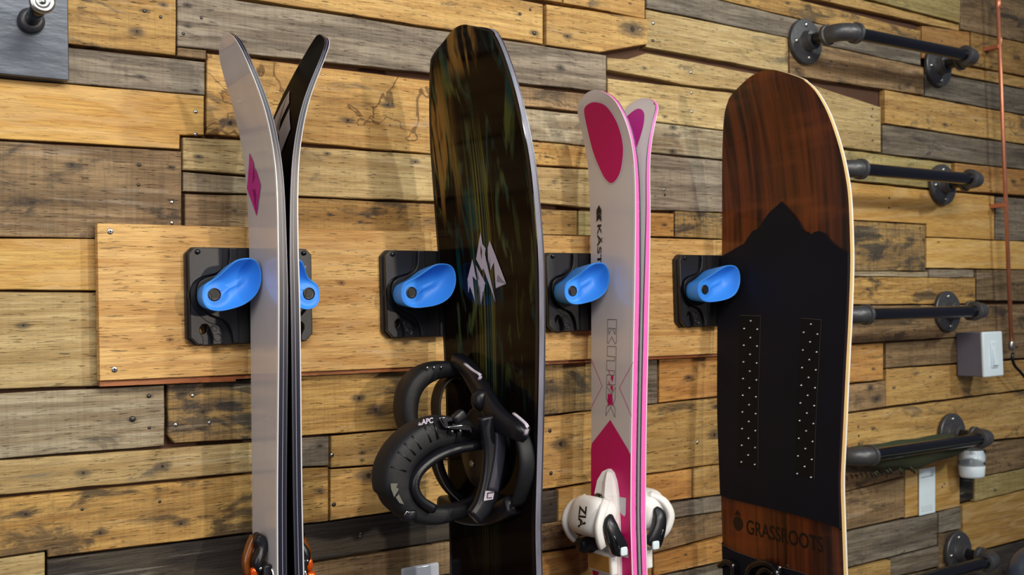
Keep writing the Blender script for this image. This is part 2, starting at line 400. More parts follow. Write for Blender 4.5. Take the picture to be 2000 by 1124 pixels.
# left
plank_poly([cp('A',-300,402),cp('A',1124,523),cp('A',1124,742),cp('A',992,743),cp('A',990,820),cp('A',-300,748)],'S',screws=s_((382.5,218,.0026),(382.5,262,.0026)),lift=-.001)
pl('A',-300,185,398,'A',1128,338,523,'G',cm=.88,knots=[(275,149,.004),(383,176,.003)])
q(-107,268,461,356,295,469,'B',cm=1.0,knots=[(141,323,.005),(272,322,.003),(333,327,.003)],screws=s_((336,395,.0025),(336,435,.0025))+n_((272,322,.002),(271,361,.002)))
q(404,103,262,900,164,306,'y',knots=[(758,205,.006),(450,240,.010),(680,235,.007)],cm=1.0,burl=1.,screws=s_((631,146,.0013)))
q(356,268,333,520,276,346,'P',cm=.95)
q(357,335,374,520,348,380,'g',cm=.95)
q(522,281,381,900,306,396,'P',knots=[(812,316,.005),(640,300,.004)])
q(361,378,450,540,382,455,'B',cm=.9,knots=[(458,412,.003)])
q(541,384,455,900,400,465,'Y',knots=[(644,420,.003),(718,423,.003),(703,434,.003)],cm=.9)
q(-107,463.5,566,232,467,570,'S',lift=-.001)
q(-107,569,766,242,572,753,'P',knots=[(46,636,.005)],cm=.92)
q(-107,773,906,322,752,872,'g',knots=[(258,820,.004),(292,775,.003)],screws=n_((291,774,.0025),(259,819,.0035),(292,836,.002)))
plank_poly([(326,750),(520,739),(520,858),(340,867),(327,852)],'W',knots=[(395,805,.006)],screws=s_((375,773,.0025),(342,830,.0028),(408,826,.0024)),cm=.95)
q(522,737,857,871,713,833,'Y',knots=[(732,801,.010),(700,778,.007)],cm=1.05)
q(-107,907,979,520,862,921,'P',cm=.86,knots=[(163,925,.006),(318,912,.007)])
q(522,859,916,643,852,911,'G',cm=.9,knots=[(625,872,.004)])
q(645,852,915,880,832,897,'y',screws=s_((647,889,.003)),cm=1.05)
q(645,917,1019,880,899,985,'y',screws=n_((652,986,.003)),knots=[(720,930,.012)],cm=1.05)
q(522,918,1032,643,913,1020,'Y',knots=[(585,951,.005),(625,960,.005)],cm=1.0)
plank_poly([(-107,984),(520,924),(520,1037),(92,1090),(91,1076),(-107,1103)],'Y',knots=[(352,1022,.007),(195,1041,.006),(50,1005,.006)],cm=1.08,screws=n_((311,980,.0018),(160,995,.0018),(352,1022,.0018)))
q(-107,1106,1200,89,1078,1170,'P',cm=.8)
q(91,1093,1190,520,1040,1125,'D')
q(522,1036,1112,880,989,1055,'D',cm=1.0,screws=s_((704,1043,.0013),(703,1048,.0013)))
q(522,1115,1190,880,1058,1122,'B',cm=.9)
# middle
q(900,155,194,1186,188,225,'B',cm=1.15)
q(900,196,260,1558,271,326,'g',cm=.95,knots=[(1315,249,.006),(1314,296,.006)])
q(900,262,312,1213,293,333,'y',cm=1.08)
q(900,317,385,1213,334,412,'P',cm=1.0)
q(1215,295,409,1558,328,420,'G',cm=1.12,screws=s_((1297,370,.0025))+n_((1298,381,.0022)))
q(900,400,455,1128,411,461,'y',knots=[(1057,436,.003),(1112,440,.002)])
q(1130,411,461,1213,415,462,'T',cm=.85)
q(1215,413,461,1316,417,463,'O',knots=[(1297,440,.004)],cm=.9)
q(1318,412,464,1560,424,475,'W',cm=1.0,screws=s_((1409,426,.002)))
q(873,714,832,1200,700,797,'W',cm=1.05,knots=[(1075,745,.004)])
q(1202,700,797,1285,699,789,'G',cm=.8,knots=[(1262,755,.003)])
q(1287,699,788,1560,688,757,'O',knots=[(1344,738,.006)],cm=1.08)
q(880,834,985,1200,799,936,'y',cm=.98,screws=n_((1074,842,.003),(1076,925,.003)),knots=[(1095,868,.012)])
q(1202,799,936,1560,759,885,'y',cm=1.02,knots=[(1395,850,.010),(1398,795,.006)],screws=s_((1361,865,.003)))
q(880,988,1046,1089,957,1020,'D',cm=2.2,screws=n_((1076,984,.0018)))
q(1090,956,1020,1200,938,1000,'S',cm=.85)
q(1202,938,994,1352,916,974,'O',cm=1.1)
q(1354,915,974,1560,886,945,'y')
q(880,1050,1108,1200,1003,1056,'B',cm=1.0,knots=[(1100,1040,.006)])
q(880,1112,1190,1200,1059,1130,'O',cm=.85)
q(1202,997,1200,1273,984,1180,'y',cm=.95)
q(1275,989,1020,1560,947,976,'G',cm=.8)
q(1275,1021,1082,1560,978,1006,'B',cm=.95)
q(1275,1085,1127,1560,1009,1064,'O',cm=.9)
q(1275,1130,1190,1560,1067,1130,'G',cm=.8)
# rows beyond the frame, one layer deeper, so that the wall goes on
def outer(x0,x1,z0,z1,ty):
    rnd=random.Random(int(x0*1000)+int(z0*7777))
    v=[];yb,yf=.012,.004
    g=Gm().box(x0+.001,x1-.001,yf,.0128,z0+.001,z1-.001)
    o=obj('plank',g.v,g.f,WOOD,WALL,org=(x0,0,z0));a,b_,sc,st,sw,ck=TY[ty];hv=rnd.uniform(.85,1.05)
    o['col_a']=[t*hv for t in a];o['col_b']=[t*hv for t in b_];o['col_s']=list(sc);o['wave']=.2;o['burl']=0.;o['stain']=st;o['saw']=sw;o['check']=ck;o['seed']=rnd.uniform(0,50)
    for i in range(3):o['knot%d'%i]=[rnd.uniform(0,x1-x0),rnd.uniform(.01,z1-z0),.004]
rnd=random.Random(5)
for (za,zb,xa,xb) in ((2.20,2.88,-.85,3.15),(.35,.92,-.85,3.15)):
    z=za
    while z<zb-.03:
        h=rnd.uniform(.075,.10);x=xa
        while x<xb-.05:
            l=rnd.uniform(.4,1.1);x2=min(xb,x+l)
            outer(x,x2,z,min(zb,z+h),rnd.choice('GYyPBgO'));x=x2
        z+=h
for (xa,xb) in ((-.85,.06),(2.24,3.15)):
    z=.92
    while z<2.17:
        h=rnd.uniform(.075,.10);outer(xa,xb,z,min(2.20,z+h),rnd.choice('GYyPBgO'));z+=h
# ---------------------------------------------------------------- mounting board
def woodattrs(o,ty,seed,stain=None,cm=1.,knots=()):
    a,b_,sc,st,sw,ck=TY[ty];o['col_a']=[t*cm for t in a];o['col_b']=[t*cm for t in b_];o['col_s']=list(sc);o['wave']=.5;o['burl']=0.;o['stain']=st if stain is None else stain;o['saw']=sw;o['check']=ck;o['seed']=seed
    ks=(list(knots)+[(9.,9.,.001)]*3)[:3]
    for i in range(3):o['knot%d'%i]=[float(t) for t in ks[i]]
BY=-.0185
TY['M']=(rgb(230,186,118),rgb(194,144,82),rgb(164,110,58),.24,.0,.75)
TY['E']=(rgb(168,96,52),rgb(132,70,36),rgb(90,50,28),.30,.0,.4)
a=WY(190,436,BY);b_=WY(1410,469,BY);c=WY(1410,691,BY);d=WY(200,744,BY)
MB=empty('mounting_board',(a.x,BY,d.z),'long flat pale wooden board screwed across the plank wall behind all four ski racks','board')
xr=b_.x+.20
def ez(p,r,x):return p.z+(r.z-p.z)*(x-p.x)/(r.x-p.x)
pts=[(a.x,a.z),(xr,ez(a,b_,xr)),(xr,ez(d,c,xr)),(a.x,d.z)]
g=Gm();g.prism(pts,-.0042,BY,lambda x,z,y:Vector((x,y,z)))
bo=part('board',g,WOOD,MB);woodattrs(bo,'M',3.3,knots=[(WY(667,553,BY).x-a.x,WY(667,553,BY).z-d.z,.0042),(WY(332,664,BY).x-a.x,WY(332,664,BY).z-d.z,.0028),(WY(1255,550,BY).x-a.x,WY(1255,550,BY).z-d.z,.0042)]);bevel(bo,.0006,1)
e1,e2,e3,e4=WY(193,700,-.012),WY(1150,690,-.012),WY(1150,711,-.012),WY(200,755,-.012)
e5,e6=WY(459,742,-.012),WY(459,736,-.012)
g=Gm();g.prism([(a.x+.001,e1.z),(e2.x+.3,e1.z-.004),(e2.x+.3,WY(1390,697,-.012).z),(e5.x,WY(459,741,-.012).z),(e5.x,WY(459,745,-.012).z),(a.x+.001,e4.z)],-.0042,-.0145,lambda x,z,y:Vector((x,y,z)))
lo=part('backing_strip',g,WOOD,MB);woodattrs(lo,'E',8.1)
for (x,y) in ((215,452.5),(223.5,722.5)):
    p=WY(x,y,BY);g=Gm();g.lathe([(.0036,0),(.0036,.0004),(.0030,.0012),(.0012,.0010)],(p.x,BY+.0002,p.z),(0,-1,0),20)
    sc=part('screw',g,M_steel,MB,smooth=True)
    g=Gm();g.box(p.x-.0020,p.x+.0020,BY-.0014,BY-.0008,p.z-.0005,p.z+.0005);g.box(p.x-.0005,p.x+.0005,BY-.0014,BY-.0008,p.z-.0020,p.z+.0020)
    part('cross_slot',g,M_blackd,sc)
# ---------------------------------------------------------------- boards and skis
DZ=[.004,.010,.016,.022,.028,.034,.054,.074,.094,.114,.134,.154,.174,.194,.214,.294,.374,.454,.534,.614]
TB={
'ski1L':(1.8359,-.092,.3757,[.3752,.3762,.3779,.3803,.3822,.3842,.3913,.3981,.4039,.4082,.4114,.4138,.4152,.4158,.4162,.4162,.4150,.4135,.4120,.4110],
 [.0135,.0245,.0310,.0350,.0376,.0395,.0434,.0457,.0476,.0489,.0497,.0500,.0500,.0496,.0490,.0475,.0458,.0433,.0412,.0402]),
'sb':(1.8641,-.158,.6500,[.6494,.6494,.6500,.6516,.6526,.6535,.6568,.6597,.6622,.6646,.6669,.6694,.6716,.6734,.6749,.6795,.6810,.6806,.6788,.6765],
 [.0225,.0375,.0580,.0720,.0785,.0819,.0898,.0969,.1021,.1063,.1100,.1128,.1147,.1160,.1167,.1168,.1129,.1084,.1040,.1000]),
'kas':(1.8221,-.092,.9090,[.9085,.9100,.9130,.9164,.9198,.9225,.9301,.9357,.9392,.9410,.9416,.9416,.9413,.9407,.9401,.9369,.9330,.9290,.9252,.9220],
 [.0200,.0312,.0385,.0430,.0458,.0476,.0508,.0522,.0526,.0527,.0525,.0522,.0519,.0515,.0509,.0493,.0476,.0461,.0450,.0445]),
'pow':(1.8653,-.165,1.1850,[1.1838,1.1832,1.1836,1.1853,1.1875,1.1898,1.1952,1.2005,1.2044,1.2074,1.2102,1.2125,1.2142,1.2152,1.2155,1.2126,1.2035,1.1962,1.1900,1.1859],
 [.0260,.0400,.0530,.0650,.0750,.0820,.0950,.1028,.1084,.1133,.1173,.1204,.1230,.1249,.1260,.1276,.1286,.1259,.1231,.1182]),
}
class Board:
    tip=.48
    def __init__(s,key,zbot,side=-1,base=None,tip=None):
        z0,yc,x0,X,W=TB[key];s.yc=yc;s.side=side;s.z0=z0;s.zb=zbot
        d=[0]+DZ;X=[x0]+X;W=[0]+W
        T=list(zip(d,X,W));T2=spline(T[1:],6)
        s.d=[0]+[t[0] for t in T2];s.X=[x0]+[t[1] for t in T2];s.W=[W[0]]+[t[2] for t in T2]
    def _i(s,dz,T):
        d=s.d
        if dz>=d[-1]:return T[-1]
        i=0
        while d[i+1]<dz:i+=1
        u=(dz-d[i])/(d[i+1]-d[i]) if i>0 else math.sqrt(max(0,dz)/d[1])
        return T[i]*(1-u)+T[i+1]*u
    def fx(s,z):
        dz=s.z0-z;return sum(s._i(max(0,dz+k*.006),s.X) for k in (-2,-1,0,1,2))/5
    def x(s,z):
        v=s.fx(z)
        return v
    def w(s,z):
        dz=s.z0-z;v=s._i(max(0,dz),s.W)
        h=min(.02,dz*.3);v=sum(s._i(max(0,dz+k*h/2),s.W) for k in (-2,-1,0,1,2))/5 if dz>.03 else v
        # tail
        t=z-s.zb
        if t<.10:v=min(v,s.W[-1]*1.12*math.sqrt(max(0,1-((.10-t)/.10)**2))+.0005)
        return v
    def rows(s,top=0.,n=170):
        L=s.z0-s.zb;out=[]
        for i in range(n+1):
            u=i/n;out.append(s.z0-top-(L-2*top)*(u**1.7 if u<.55 else (.55**1.7+(1-.55**1.7)*(u-.55)/.45)))
        # dense tail
        for t in (.0005,.003,.008,.016,.028,.045):out.append(s.zb+top+t)
        return sorted(set(out),reverse=True)
class Mirror(Board):
    """the partner ski: same outline, base against base"""
    def __init__(s,b,xm,scale=1.,dz=0.,shift=0.):
        s.b=b;s.xm=xm;s.sc=scale;s.yc=b.yc;s.side=1;s.dzz=dz;s.z0=b.z0+dz;s.zb=b.zb;s.d=b.d;s.X=b.X;s.W=b.W;s.sh=shift
    def x(s,z):
        zz=z-s.dzz;xl=s.b.x(zz);mid=s.xm(z)
        return mid+(mid-xl)*1.0+ (s.sc-1)*max(0,(s.b.x(min(zz,s.b.z0-.25))-xl))
def th(b,z):
    t=max(0,min(1,(b.z0-z)/.30));return b.tip+(1-b.tip)*t
def slab(b,a0,a1,inset=0.,ncol=8,rows=None,crown=0.):
    """shell between x+a0 and x+a1 (a measured from the show face into the body)"""
    sg=1 if b.side<0 else -1
    R=rows or b.rows(inset)
    v=[];f=[];m=ncol+1
    for lay,a in ((0,a0),(1,a1)):
        for z in R:
            w=max(.0004,b.w(z)-inset)
            for k in range(m):
                t=-1+2*k/ncol
                v.append((b.x(z)+sg*a*th(b,z),b.yc+w*t,z))
    n=len(R);o=n*m
    for i in range(n-1):
        for k in range(ncol):
            f.append((i*m+k,i*m+k+1,(i+1)*m+k+1,(i+1)*m+k))
            f.append((o+i*m+k,o+(i+1)*m+k,o+(i+1)*m+k+1,o+i*m+k+1))
        f.append((i*m,(i+1)*m,o+(i+1)*m,o+i*m));f.append((i*m+ncol,o+i*m+ncol,o+(i+1)*m+ncol,(i+1)*m+ncol))
    for k in range(ncol):
        f.append((k,o+k,o+k+1,k+1));j=(n-1)*m;f.append((j+k,j+k+1,o+j+k+1,o+j+k))
    g=Gm();g.add(v,f);return g
def edges(b,a0,a1,wd=.0022,out=.0003):
    sg=1 if b.side<0 else -1;R=b.rows(.0,90);g=Gm()
    for sy in (-1,1):
        v=[];f=[]
        for z in R:
            w=max(.003,b.w(z))
            for a,yy in ((a0,w+out),(a1,w+out),(a1,w-wd),(a0,w-wd)):v.append((b.x(z)+sg*a*th(b,z),b.yc+sy*yy,z))
        for i in range(len(R)-1):
            for k in range(4):f.append((4*i+k,4*i+(k+1)%4,4*i+4+(k+1)%4,4*i+4+k))
        g.add(v,f)
    return g
def onb(b,px,py):
    """pixel of the photograph -> (y,z) on the show face of board b"""
    x=b.x(1.6)
    for _ in range(12):
        p=WX(px,py,x);x=b.x(p.z)
    return (p.y,p.z)
def decal(name,b,pts,mat,parent,off=.0009,thick=0.,px=True,cut=.008,label=None,clampw=None,back=False,zc=None):
    P=[onb(b,*p) for p in pts] if px else pts
    bm=bmesh.new()
    face=bm.faces.new([bm.verts.new((0,y,z)) for y,z in P])
    bmesh.ops.triangulate(bm,faces=[face])
    zs=[p[1] for p in P];z=min(zs)+cut
    while z<max(zs):
        bmesh.ops.bisect_plane(bm,geom=bm.verts[:]+bm.edges[:]+bm.faces[:],plane_co=(0,0,z),plane_no=(0,0,1));z+=cut
    sg=1 if b.side<0 else -1
    if back:sg=-sg
    org=ORG[parent.name]
    if thick:
        r=bmesh.ops.extrude_face_region(bm,geom=bm.faces[:]);tv=[e for e in r['geom'] if isinstance(e,bmesh.types.BMVert)]
        tset=set(tv)
    else:tset=set()
    for v in bm.verts:
        w=b.w(v.co.z)
        y=v.co.y
        if clampw is not None:
            y=max(b.yc-w+clampw,min(b.yc+w-clampw,y))
        base=b.x(v.co.z)+ (back*0 if back is False else 0)
        d=-(off if not thick else (off+thick if v in tset else 0))
        v.co=Vector((base+sg*d+(0 if not back else 0),y,v.co.z))-org
    bmesh.ops.recalc_face_normals(bm,faces=bm.faces)
    me=bpy.data.meshes.new(name);bm.to_mesh(me);bm.free();me.materials.append(mat)
    o=bpy.data.objects.new(name,me);COL.objects.link(o)
    pw=ORG[parent.name];o.location=(0,0,0);o.parent=parent;ORG[o.name]=org
    if label:o['label']=label
    return o
def lines(name,b,paths,wd,mat,parent,off=.0005,px=True):
    """thin printed lines along pixel paths"""
    g=Gm();sg=1 if b.side<0 else -1
    for path in paths:
        P=[onb(b,*p) for p in path] if px else path
        for (y0,z0),(y1,z1) in zip(P,P[1:]):
            d=Vector((y1-y0,z1-z0));l=d.length
            if l<1e-6:continue
            d/=l;nrm=Vector((-d.y,d.x))*wd/2;e=d*wd/2
            k=max(1,int(l/.01))
            for i in range(k):
                a0=Vector((y0,z0))+d*(l*i/k)-(e if i==0 else e*0);a1=Vector((y0,z0))+d*(l*(i+1)/k)+(e if i==k-1 else e*0)
                qd=[a0-nrm,a1-nrm,a1+nrm,a0+nrm]
                g.add([(b.x(t.y)-sg*off,t.x,t.y) for t in qd],[(0,1,2,3)])
    return part(name,g,mat,parent)
def textmesh(txt,size,ext=0.,bold=.0,space=1.):
    cu=bpy.data.curves.new('t','FONT');cu.body=txt;cu.size=size;cu.offset=bold;cu.space_character=space;cu.extrude=ext
    o=bpy.data.objects.new('t',cu);COL.objects.link(o);dg=bpy.context.evaluated_depsgraph_get();dg.update()
    me=o.evaluated_get(dg).to_mesh();v=[x.co.copy() for x in me.vertices];f=[tuple(p.vertices) for p in me.polygons]
    o.evaluated_get(dg).to_mesh_clear();bpy.data.objects.remove(o);bpy.data.curves.remove(cu);return v,f
M_ski_grey=plain('ski_topsheet_silver',rgb(212,208,212),.22,coat=.5,var=.06,scale=5,sx=(1,8,1))
M_navy=plain('sidewall_navy',rgb(24,27,46),.3,var=.3,scale=120)
M_dsteel=plain('edge_steel',rgb(86,86,96),.35,metal=.8,var=.15,scale=90)
M_base=plain('ski_base_black',rgb(9,8,10),.35,var=.2,scale=60,spec=.05,ior=1.2)
M_lgrey=plain('light_grey_print',rgb(168,164,174),.4,var=.05)
M_magenta=plain('magenta_print',rgb(200,24,150),.35,var=.05)
M_pinkside=plain('pink_sidewall',rgb(246,108,190),.35,var=.12,scale=90)
M_crimson=plain('crimson_print',rgb(216,0,112),.4,coat=.0,spec=.3,var=.04,scale=10)
M_crimson2=plain('magenta_base_print',rgb(190,16,146),.35,var=.04)
M_whitesheet=plain('ski_topsheet_white',rgb(226,220,224),.25,coat=.4,var=.03,scale=8)
M_whiteedge=plain('white_edge_print',rgb(236,234,240),.3,var=.02)
M_logo=plain('pale_lilac_print',rgb(196,188,204),.35,var=.04,scale=300)
M_ink=plain('black_print',rgb(20,18,22),.4,var=.05)
M_inkgrey=plain('outline_print',rgb(72,62,70),.4,var=.05)
def add_ski(key,b,t,names,layers,loc,label,cat,group):
    """layers: (part name, a0,a1, inset, material)"""
    r=empty(names,loc,label,cat,group)
    for (pn,a0,a1,ins,mt,sm) in layers:
        o=part(pn,slab(b,a0,a1,ins),mt,r);sharp(o,40)
    return r
# -- silver skis
b1=Board('ski1L',.10)
xm1=lambda z:b1.x(min(z,1.60))+.0124+.5*max(0,min(.009,.020*(1.58-z)))
b1r=Mirror(b1,xm1,scale=1.35,dz=.0125)
LAY1=[('topsheet',0,.0014,.0,M_ski_grey,1),('upper_sidewall',.0014,.0062,.0002,M_navy,1),('pale_seam',.0062,.0067,.0,M_lgrey,1),('lower_sidewall',.0067,.0098,.0002,M_navy,1),('base',.0098,.0116,.0012,M_base,1)]
sk1=add_ski('ski1L',b1,0,'ski',LAY1,(b1.x(.5),b1.yc,.10),'left ski of the silver-topped pair, its grey face and split magenta diamond showing','ski','silver and black ski pair')
sk2=add_ski('ski1L',b1r,0,'ski',LAY1,(b1r.x(.5),b1r.yc,.10),'right ski of the silver-topped pair, black base with grey diamond showing','ski','silver and black ski pair')
for b,s in ((b1,sk1),(b1r,sk2)):
    o=part('steel_edge',edges(b,.0098,.0115),M_dsteel,s)
    g=None
def zc(cx_,cy_,ox,oy,sc):return (ox+cx_/sc,oy+cy_/sc)
Z1=lambda *p:[zc(x,y,470,150,4.0125) for x,y in p]
decal('diamond_half',b1,Z1((73,597),(106,676),(95,858),(144,990),(130,1092),(54,876)),M_magenta,sk1)
decal('diamond_half',b1,Z1((118,712),(161,850),(145,982),(104,856)),M_magenta,sk1)
# seam line: mirror of the logos on the base of the partner ski (the base face looks left)
class Face:
    """the base side of the partner ski, looking left"""
    def __init__(s,b,t):s.b=b;s.t=t;s.side=-1;s.yc=b.yc;s.z0=b.z0
    def x(s,z):return s.b.x(z)-s.t*th(s.b,z)
    def w(s,z):return s.b.w(z)
f1r=Face(b1r,.0116)
decal('grey_logo',f1r,Z1((388,108),(385,205),(275,452),(297,670),(285,720),(235,600),(215,470)),M_lgrey,sk2,off=.0009)
decal('grey_logo',f1r,Z1((388,252),(396,408),(319,606),(304,436)),M_lgrey,sk2,off=.0009)
# -- white and pink skis
b3=Board('kas',.14)
xm3=lambda z:b3.x(min(z,1.66))+.0142
b3r=Mirror(b3,xm3,scale=1.15,dz=-.003)
LAY3=[('topsheet',0,.0016,.0,M_whitesheet,1),('pink_sidewall',.0016,.0098,.0003,M_pinkside,1),('base',.0098,.0122,.0,M_whitesheet,1)]
sk3=add_ski('kas',b3,0,'ski',LAY3,(b3.x(.5),b3.yc,.14),'left ski of the white and pink pair, tip oval and long lettering facing out','ski','white and pink ski pair')
sk4=add_ski('kas',b3r,0,'ski',LAY3,(b3r.x(.5),b3r.yc,.14),'right ski of the white and pink pair, only its base, pink edge and binding showing','ski','white and pink ski pair')
for b,s in ((b3,sk3),(b3r,sk4)):
    part('steel_edge',edges(b,.0098,.0121),M_dsteel,s)
f3r=Face(b3r,.0124)
Z3=lambda *p:[zc(x,y,1100,170,5.62) for x,y in p]
ov=cspline(Z3((250,215),(340,168),(460,200),(545,300),(610,430),(655,600),(660,760),(625,950),(545,1055),(470,1010),(400,880),(330,700),(270,460),(237,290)),5)
ov2=cspline(Z3((244,200),(340,160),(465,192),(552,294),(618,428),(663,600),(667,762),(634,955),(545,1066),(462,1018),(390,885),(318,705),(258,465),(229,285)),5)
decal('oval_rim',b3,ov2,M_whiteedge,sk3,off=.0007)
decal('pink_oval',b3,ov,M_crimson,sk3,off=.0011)
def yz_oval(b,zt,zb,wf):
    out=[]
    n=40
    for k in range(n):
        a=2*math.pi*k/n;t=(1-math.cos(a))/2
        z=zt+(zb-zt)*t;prof=math.sin(math.pi*min(1,t**.62))**.8*(1-.25*t)
        out.append((b.yc+math.copysign(b.w(z)*wf*prof,math.sin(a)) if abs(math.sin(a))>1e-6 else b.yc,z))
    return out
zt=b3r.z0-.0155
decal('pink_oval',f3r,yz_oval(f3r,zt,zt-.125,.70),M_crimson2,sk4,px=False,off=.0005)
# pale edge strip on the camera side of the topsheet
def edgestrip(name,b,z0,z1,wd,mat,parent,off=.0003,sidey=-1,inner=0.):
    g=Gm();z=z0;R=[]
    while z>z1:R.append(z);z-=.012
    R.append(z1);sg=1 if b.side<0 else -1
    v=[];f=[]
    for z in R:
        w=b.w(z);v+=[(b.x(z)-sg*off,b.yc+sidey*(w-inner),z),(b.x(z)-sg*off,b.yc+sidey*(w-inner-wd),z)]
    for i in range(len(R)-1):f.append((2*i,2*i+1,2*i+3,2*i+2))
    g.add(v,f);return part(name,g,mat,parent)
zl=onb(b3,1232,905)[1]
edgestrip('white_edge',b3,1.71,zl,.0042,M_whiteedge,sk3,off=.0003)
edgestrip('silver_edge',b1,1.79,.5,.0030,M_whiteedge,sk1)
# lettering reading downwards: first letters show above the blue arm
def vtext(name,b,txt,ptop,pbot_len,h,mat,parent,bold=.0,space=1.,px=True,off=.0006,xs=1.,rot=0.):
    v,f=textmesh(txt,1.,bold=bold,space=space)
    ymx=max(p.y for p in v);ymn=min(0,min(p.y for p in v));xmx=max(p.x for p in v);xmn=min(p.x for p in v)
    y0,z0=onb(b,*ptop) if px else ptop
    sg=1 if b.side<0 else -1;g=Gm();V=[]
    for p in v:
        t=(p.x-xmn)/(xmx-xmn);u=p.y/ymx
        V.append((t,u))
    P=[]
    for t,u in V:
        z=z0-t*pbot_len;y=y0-u*h
        P.append((b.x(z)-sg*off,y,z))
    g.add(P,f);return part(name,g,mat,parent)
Z4=lambda *p:[zc(x,y,1140,390,4.887) for x,y in p]
decal('brand_arrow',b3,Z4((150,52),(172,98),(172,152),(150,128),(127,158),(127,100)),M_ink,sk3)
decal('brand_arrow',b3,Z4((150,135),(172,158),(172,216),(150,180),(127,216),(127,160)),M_ink,sk3)
y0,z0=onb(b3,*Z4((133,242))[0]);y1,z1=onb(b3,*Z4((133,604))[0]);y2,_=onb(b3,*Z4((169,300))[0])
tl=(z0-z1)*6/4.02
vtext('brand_lettering',b3,'KÄSTLE',(y0,z0),tl,(y0-y2)*1.30,M_ink,sk3,bold=.02,space=1.05,px=False)
Z5=lambda *p:[zc(x,y,1140,610,4.887) for x,y in p]
def mk(*paths):return [Z5(*p) for p in paths]
lines('outline_lettering',b3,mk(
 ((231,70),(316,72),(314,290),(305,306),(270,236),(238,300),(227,290),(231,70)),
 ((240,154),(268,154),(244,212),(240,154)),((277,157),(305,157),(301,213),(277,157)),
 ((228,325),(312,330),(306,690),(299,697),(221,692),(221,605),(235,597),(292,606),(296,562),(236,556),(222,550),(222,460),(296,466),(300,428),(226,420),(228,325)),
 ((221,705),(266,790),(306,715),(303,830),(282,880),(302,920),(300,1005),(260,905),(214,990),(218,910),(240,875),(217,825),(221,705))),.0007,M_inkgrey,sk3)
lines('pink_line',b3,mk(((78,462),(180,705),(74,912))),.0008,M_crimson,sk3)
lines('pink_line',b3,mk(((474,480),(343,722),(460,995))),.0008,M_crimson,sk3)
for pp in (((238,540),(262,600),(288,612),(284,668),(262,625),(270,615),(246,575)),((240,645),(262,700),(286,708),(280,764),(258,720),(266,712),(244,680)),
           ((238,770),(252,790),(276,772),(276,840),(284,900),(268,878),(240,896),(246,842),(234,800))):
    decal('pink_numeral',b3,Z5(*pp),M_crimson,sk3,off=.0011)
# pink lower field (chevron top)
Z6=lambda *p:[zc(x,y,1140,810,8.65) for x,y in p]
yA,zA=onb(b3,*Z6((453,92))[0]);yB,zB=onb(b3,*Z6((126,660))[0]);yC,zC=onb(b3,*Z6((790,840))[0])
zlow=.75
decal('pink_field',b3,[(yA,zA),(b3.yc+.06,zB),(b3.yc+.06,zlow),(b3.yc-.06,zlow),(b3.yc-.06,zC)],M_crimson,sk3,off=.0006,px=False,clampw=.0)
Z7=lambda *p:[zc(x,y,1080,900,5.017) for x,y in p]
M_fieldwhite=plain('white_print',rgb(200,196,200),.3,var=.03)
decal('white_letter',b3,Z7((560,340),(723,368),(718,530),(706,550),(680,530),(632,445),(600,430)),M_fieldwhite,sk3,off=.001)
decal('white_letter',b3,Z7((560,650),(640,760),(700,840),(745,872),(745,958),(640,930),(560,915)),M_fieldwhite,sk3,off=.001)
# -- dark snowboard
def sb_mat():
    m,nt,b=newmat('snowboard_topsheet');L=nt.links.new;tc=N(nt,'ShaderNodeTexCoord').outputs['Object']
    def noise(sc,det=3,dist=0,off=0):
        mp=N(nt,'ShaderNodeMapping');mp.inputs['Scale'].default_value=sc;mp.inputs['Location'].default_value=(off,off,off);L(tc,mp.inputs[0]);n=N(nt,'ShaderNodeTexNoise');n.inputs['Scale'].default_value=1;n.inputs['Detail'].default_value=det;n.inputs['Distortion'].default_value=dist;L(mp.outputs[0],n.inputs[0]);return n.outputs[0]
    s=N(nt,'ShaderNodeSeparateXYZ');L(tc,s.inputs[0]);y=s.outputs[1];z=s.outputs[2]
    ay=mth(nt,'ABSOLUTE',y)
    base=mixc(nt,noise((1,9,3)),rgb(22,12,8),rgb(6,5,6))
    fl=noise((1,26,6.5),4,1.9);flame=ramp(nt,.52,.66,fl)
    teal=mixc(nt,ramp(nt,.42,.58,noise((1,12,7),2,0,5)),rgb(10,62,62),rgb(84,92,46))
    low=ramp(nt,.98,1.22,z,.05,1.)
    base=mixc(nt,mth(nt,'MULTIPLY',flame,mth(nt,'MULTIPLY',low,.8)),base,teal)
    gold=mth(nt,'MULTIPLY',ramp(nt,.46,.56,noise((1,38,5.5),3,1.2,3)),ramp(nt,1.27,1.36,z))
    gy=mth(nt,'MAXIMUM',mth(nt,'MULTIPLY',ramp(nt,.030,.080,y),ramp(nt,1.52,1.44,z)),mth(nt,'MULTIPLY',ramp(nt,.050,.018,ay),ramp(nt,1.465,1.50,z)))
    base=mixc(nt,mth(nt,'MULTIPLY',mth(nt,'MULTIPLY',gold,gy),.9),base,rgb(150,112,56))
    st=ramp(nt,.48,.56,noise((1,800,1.2),1))
    band=mth(nt,'MULTIPLY',ramp(nt,.036,.014,ay),ramp(nt,.80,1.10,z))
    band=mth(nt,'MULTIPLY',band,ramp(nt,1.44,1.34,z))
    base=mixc(nt,mth(nt,'MULTIPLY',mth(nt,'MULTIPLY',st,band),.85),base,mixc(nt,ramp(nt,.4,.6,noise((1,40,2),2)),rgb(112,106,46),rgb(22,74,74)))
    L(base,b.inputs['Base Color']);b.inputs['Roughness'].default_value=.12;b.inputs['Specular IOR Level'].default_value=.3;b.inputs['IOR'].default_value=1.22
    return m
b2=Board('sb',.33);b2.tip=.75
SB=empty('snowboard',(b2.x(.6),b2.yc,.33),'tall black snowboard with squared nose and jagged pale mountain logo','snowboard')
sharp(part('topsheet',slab(b2,0,.0014,.0,ncol=12),sb_mat(),SB),40)
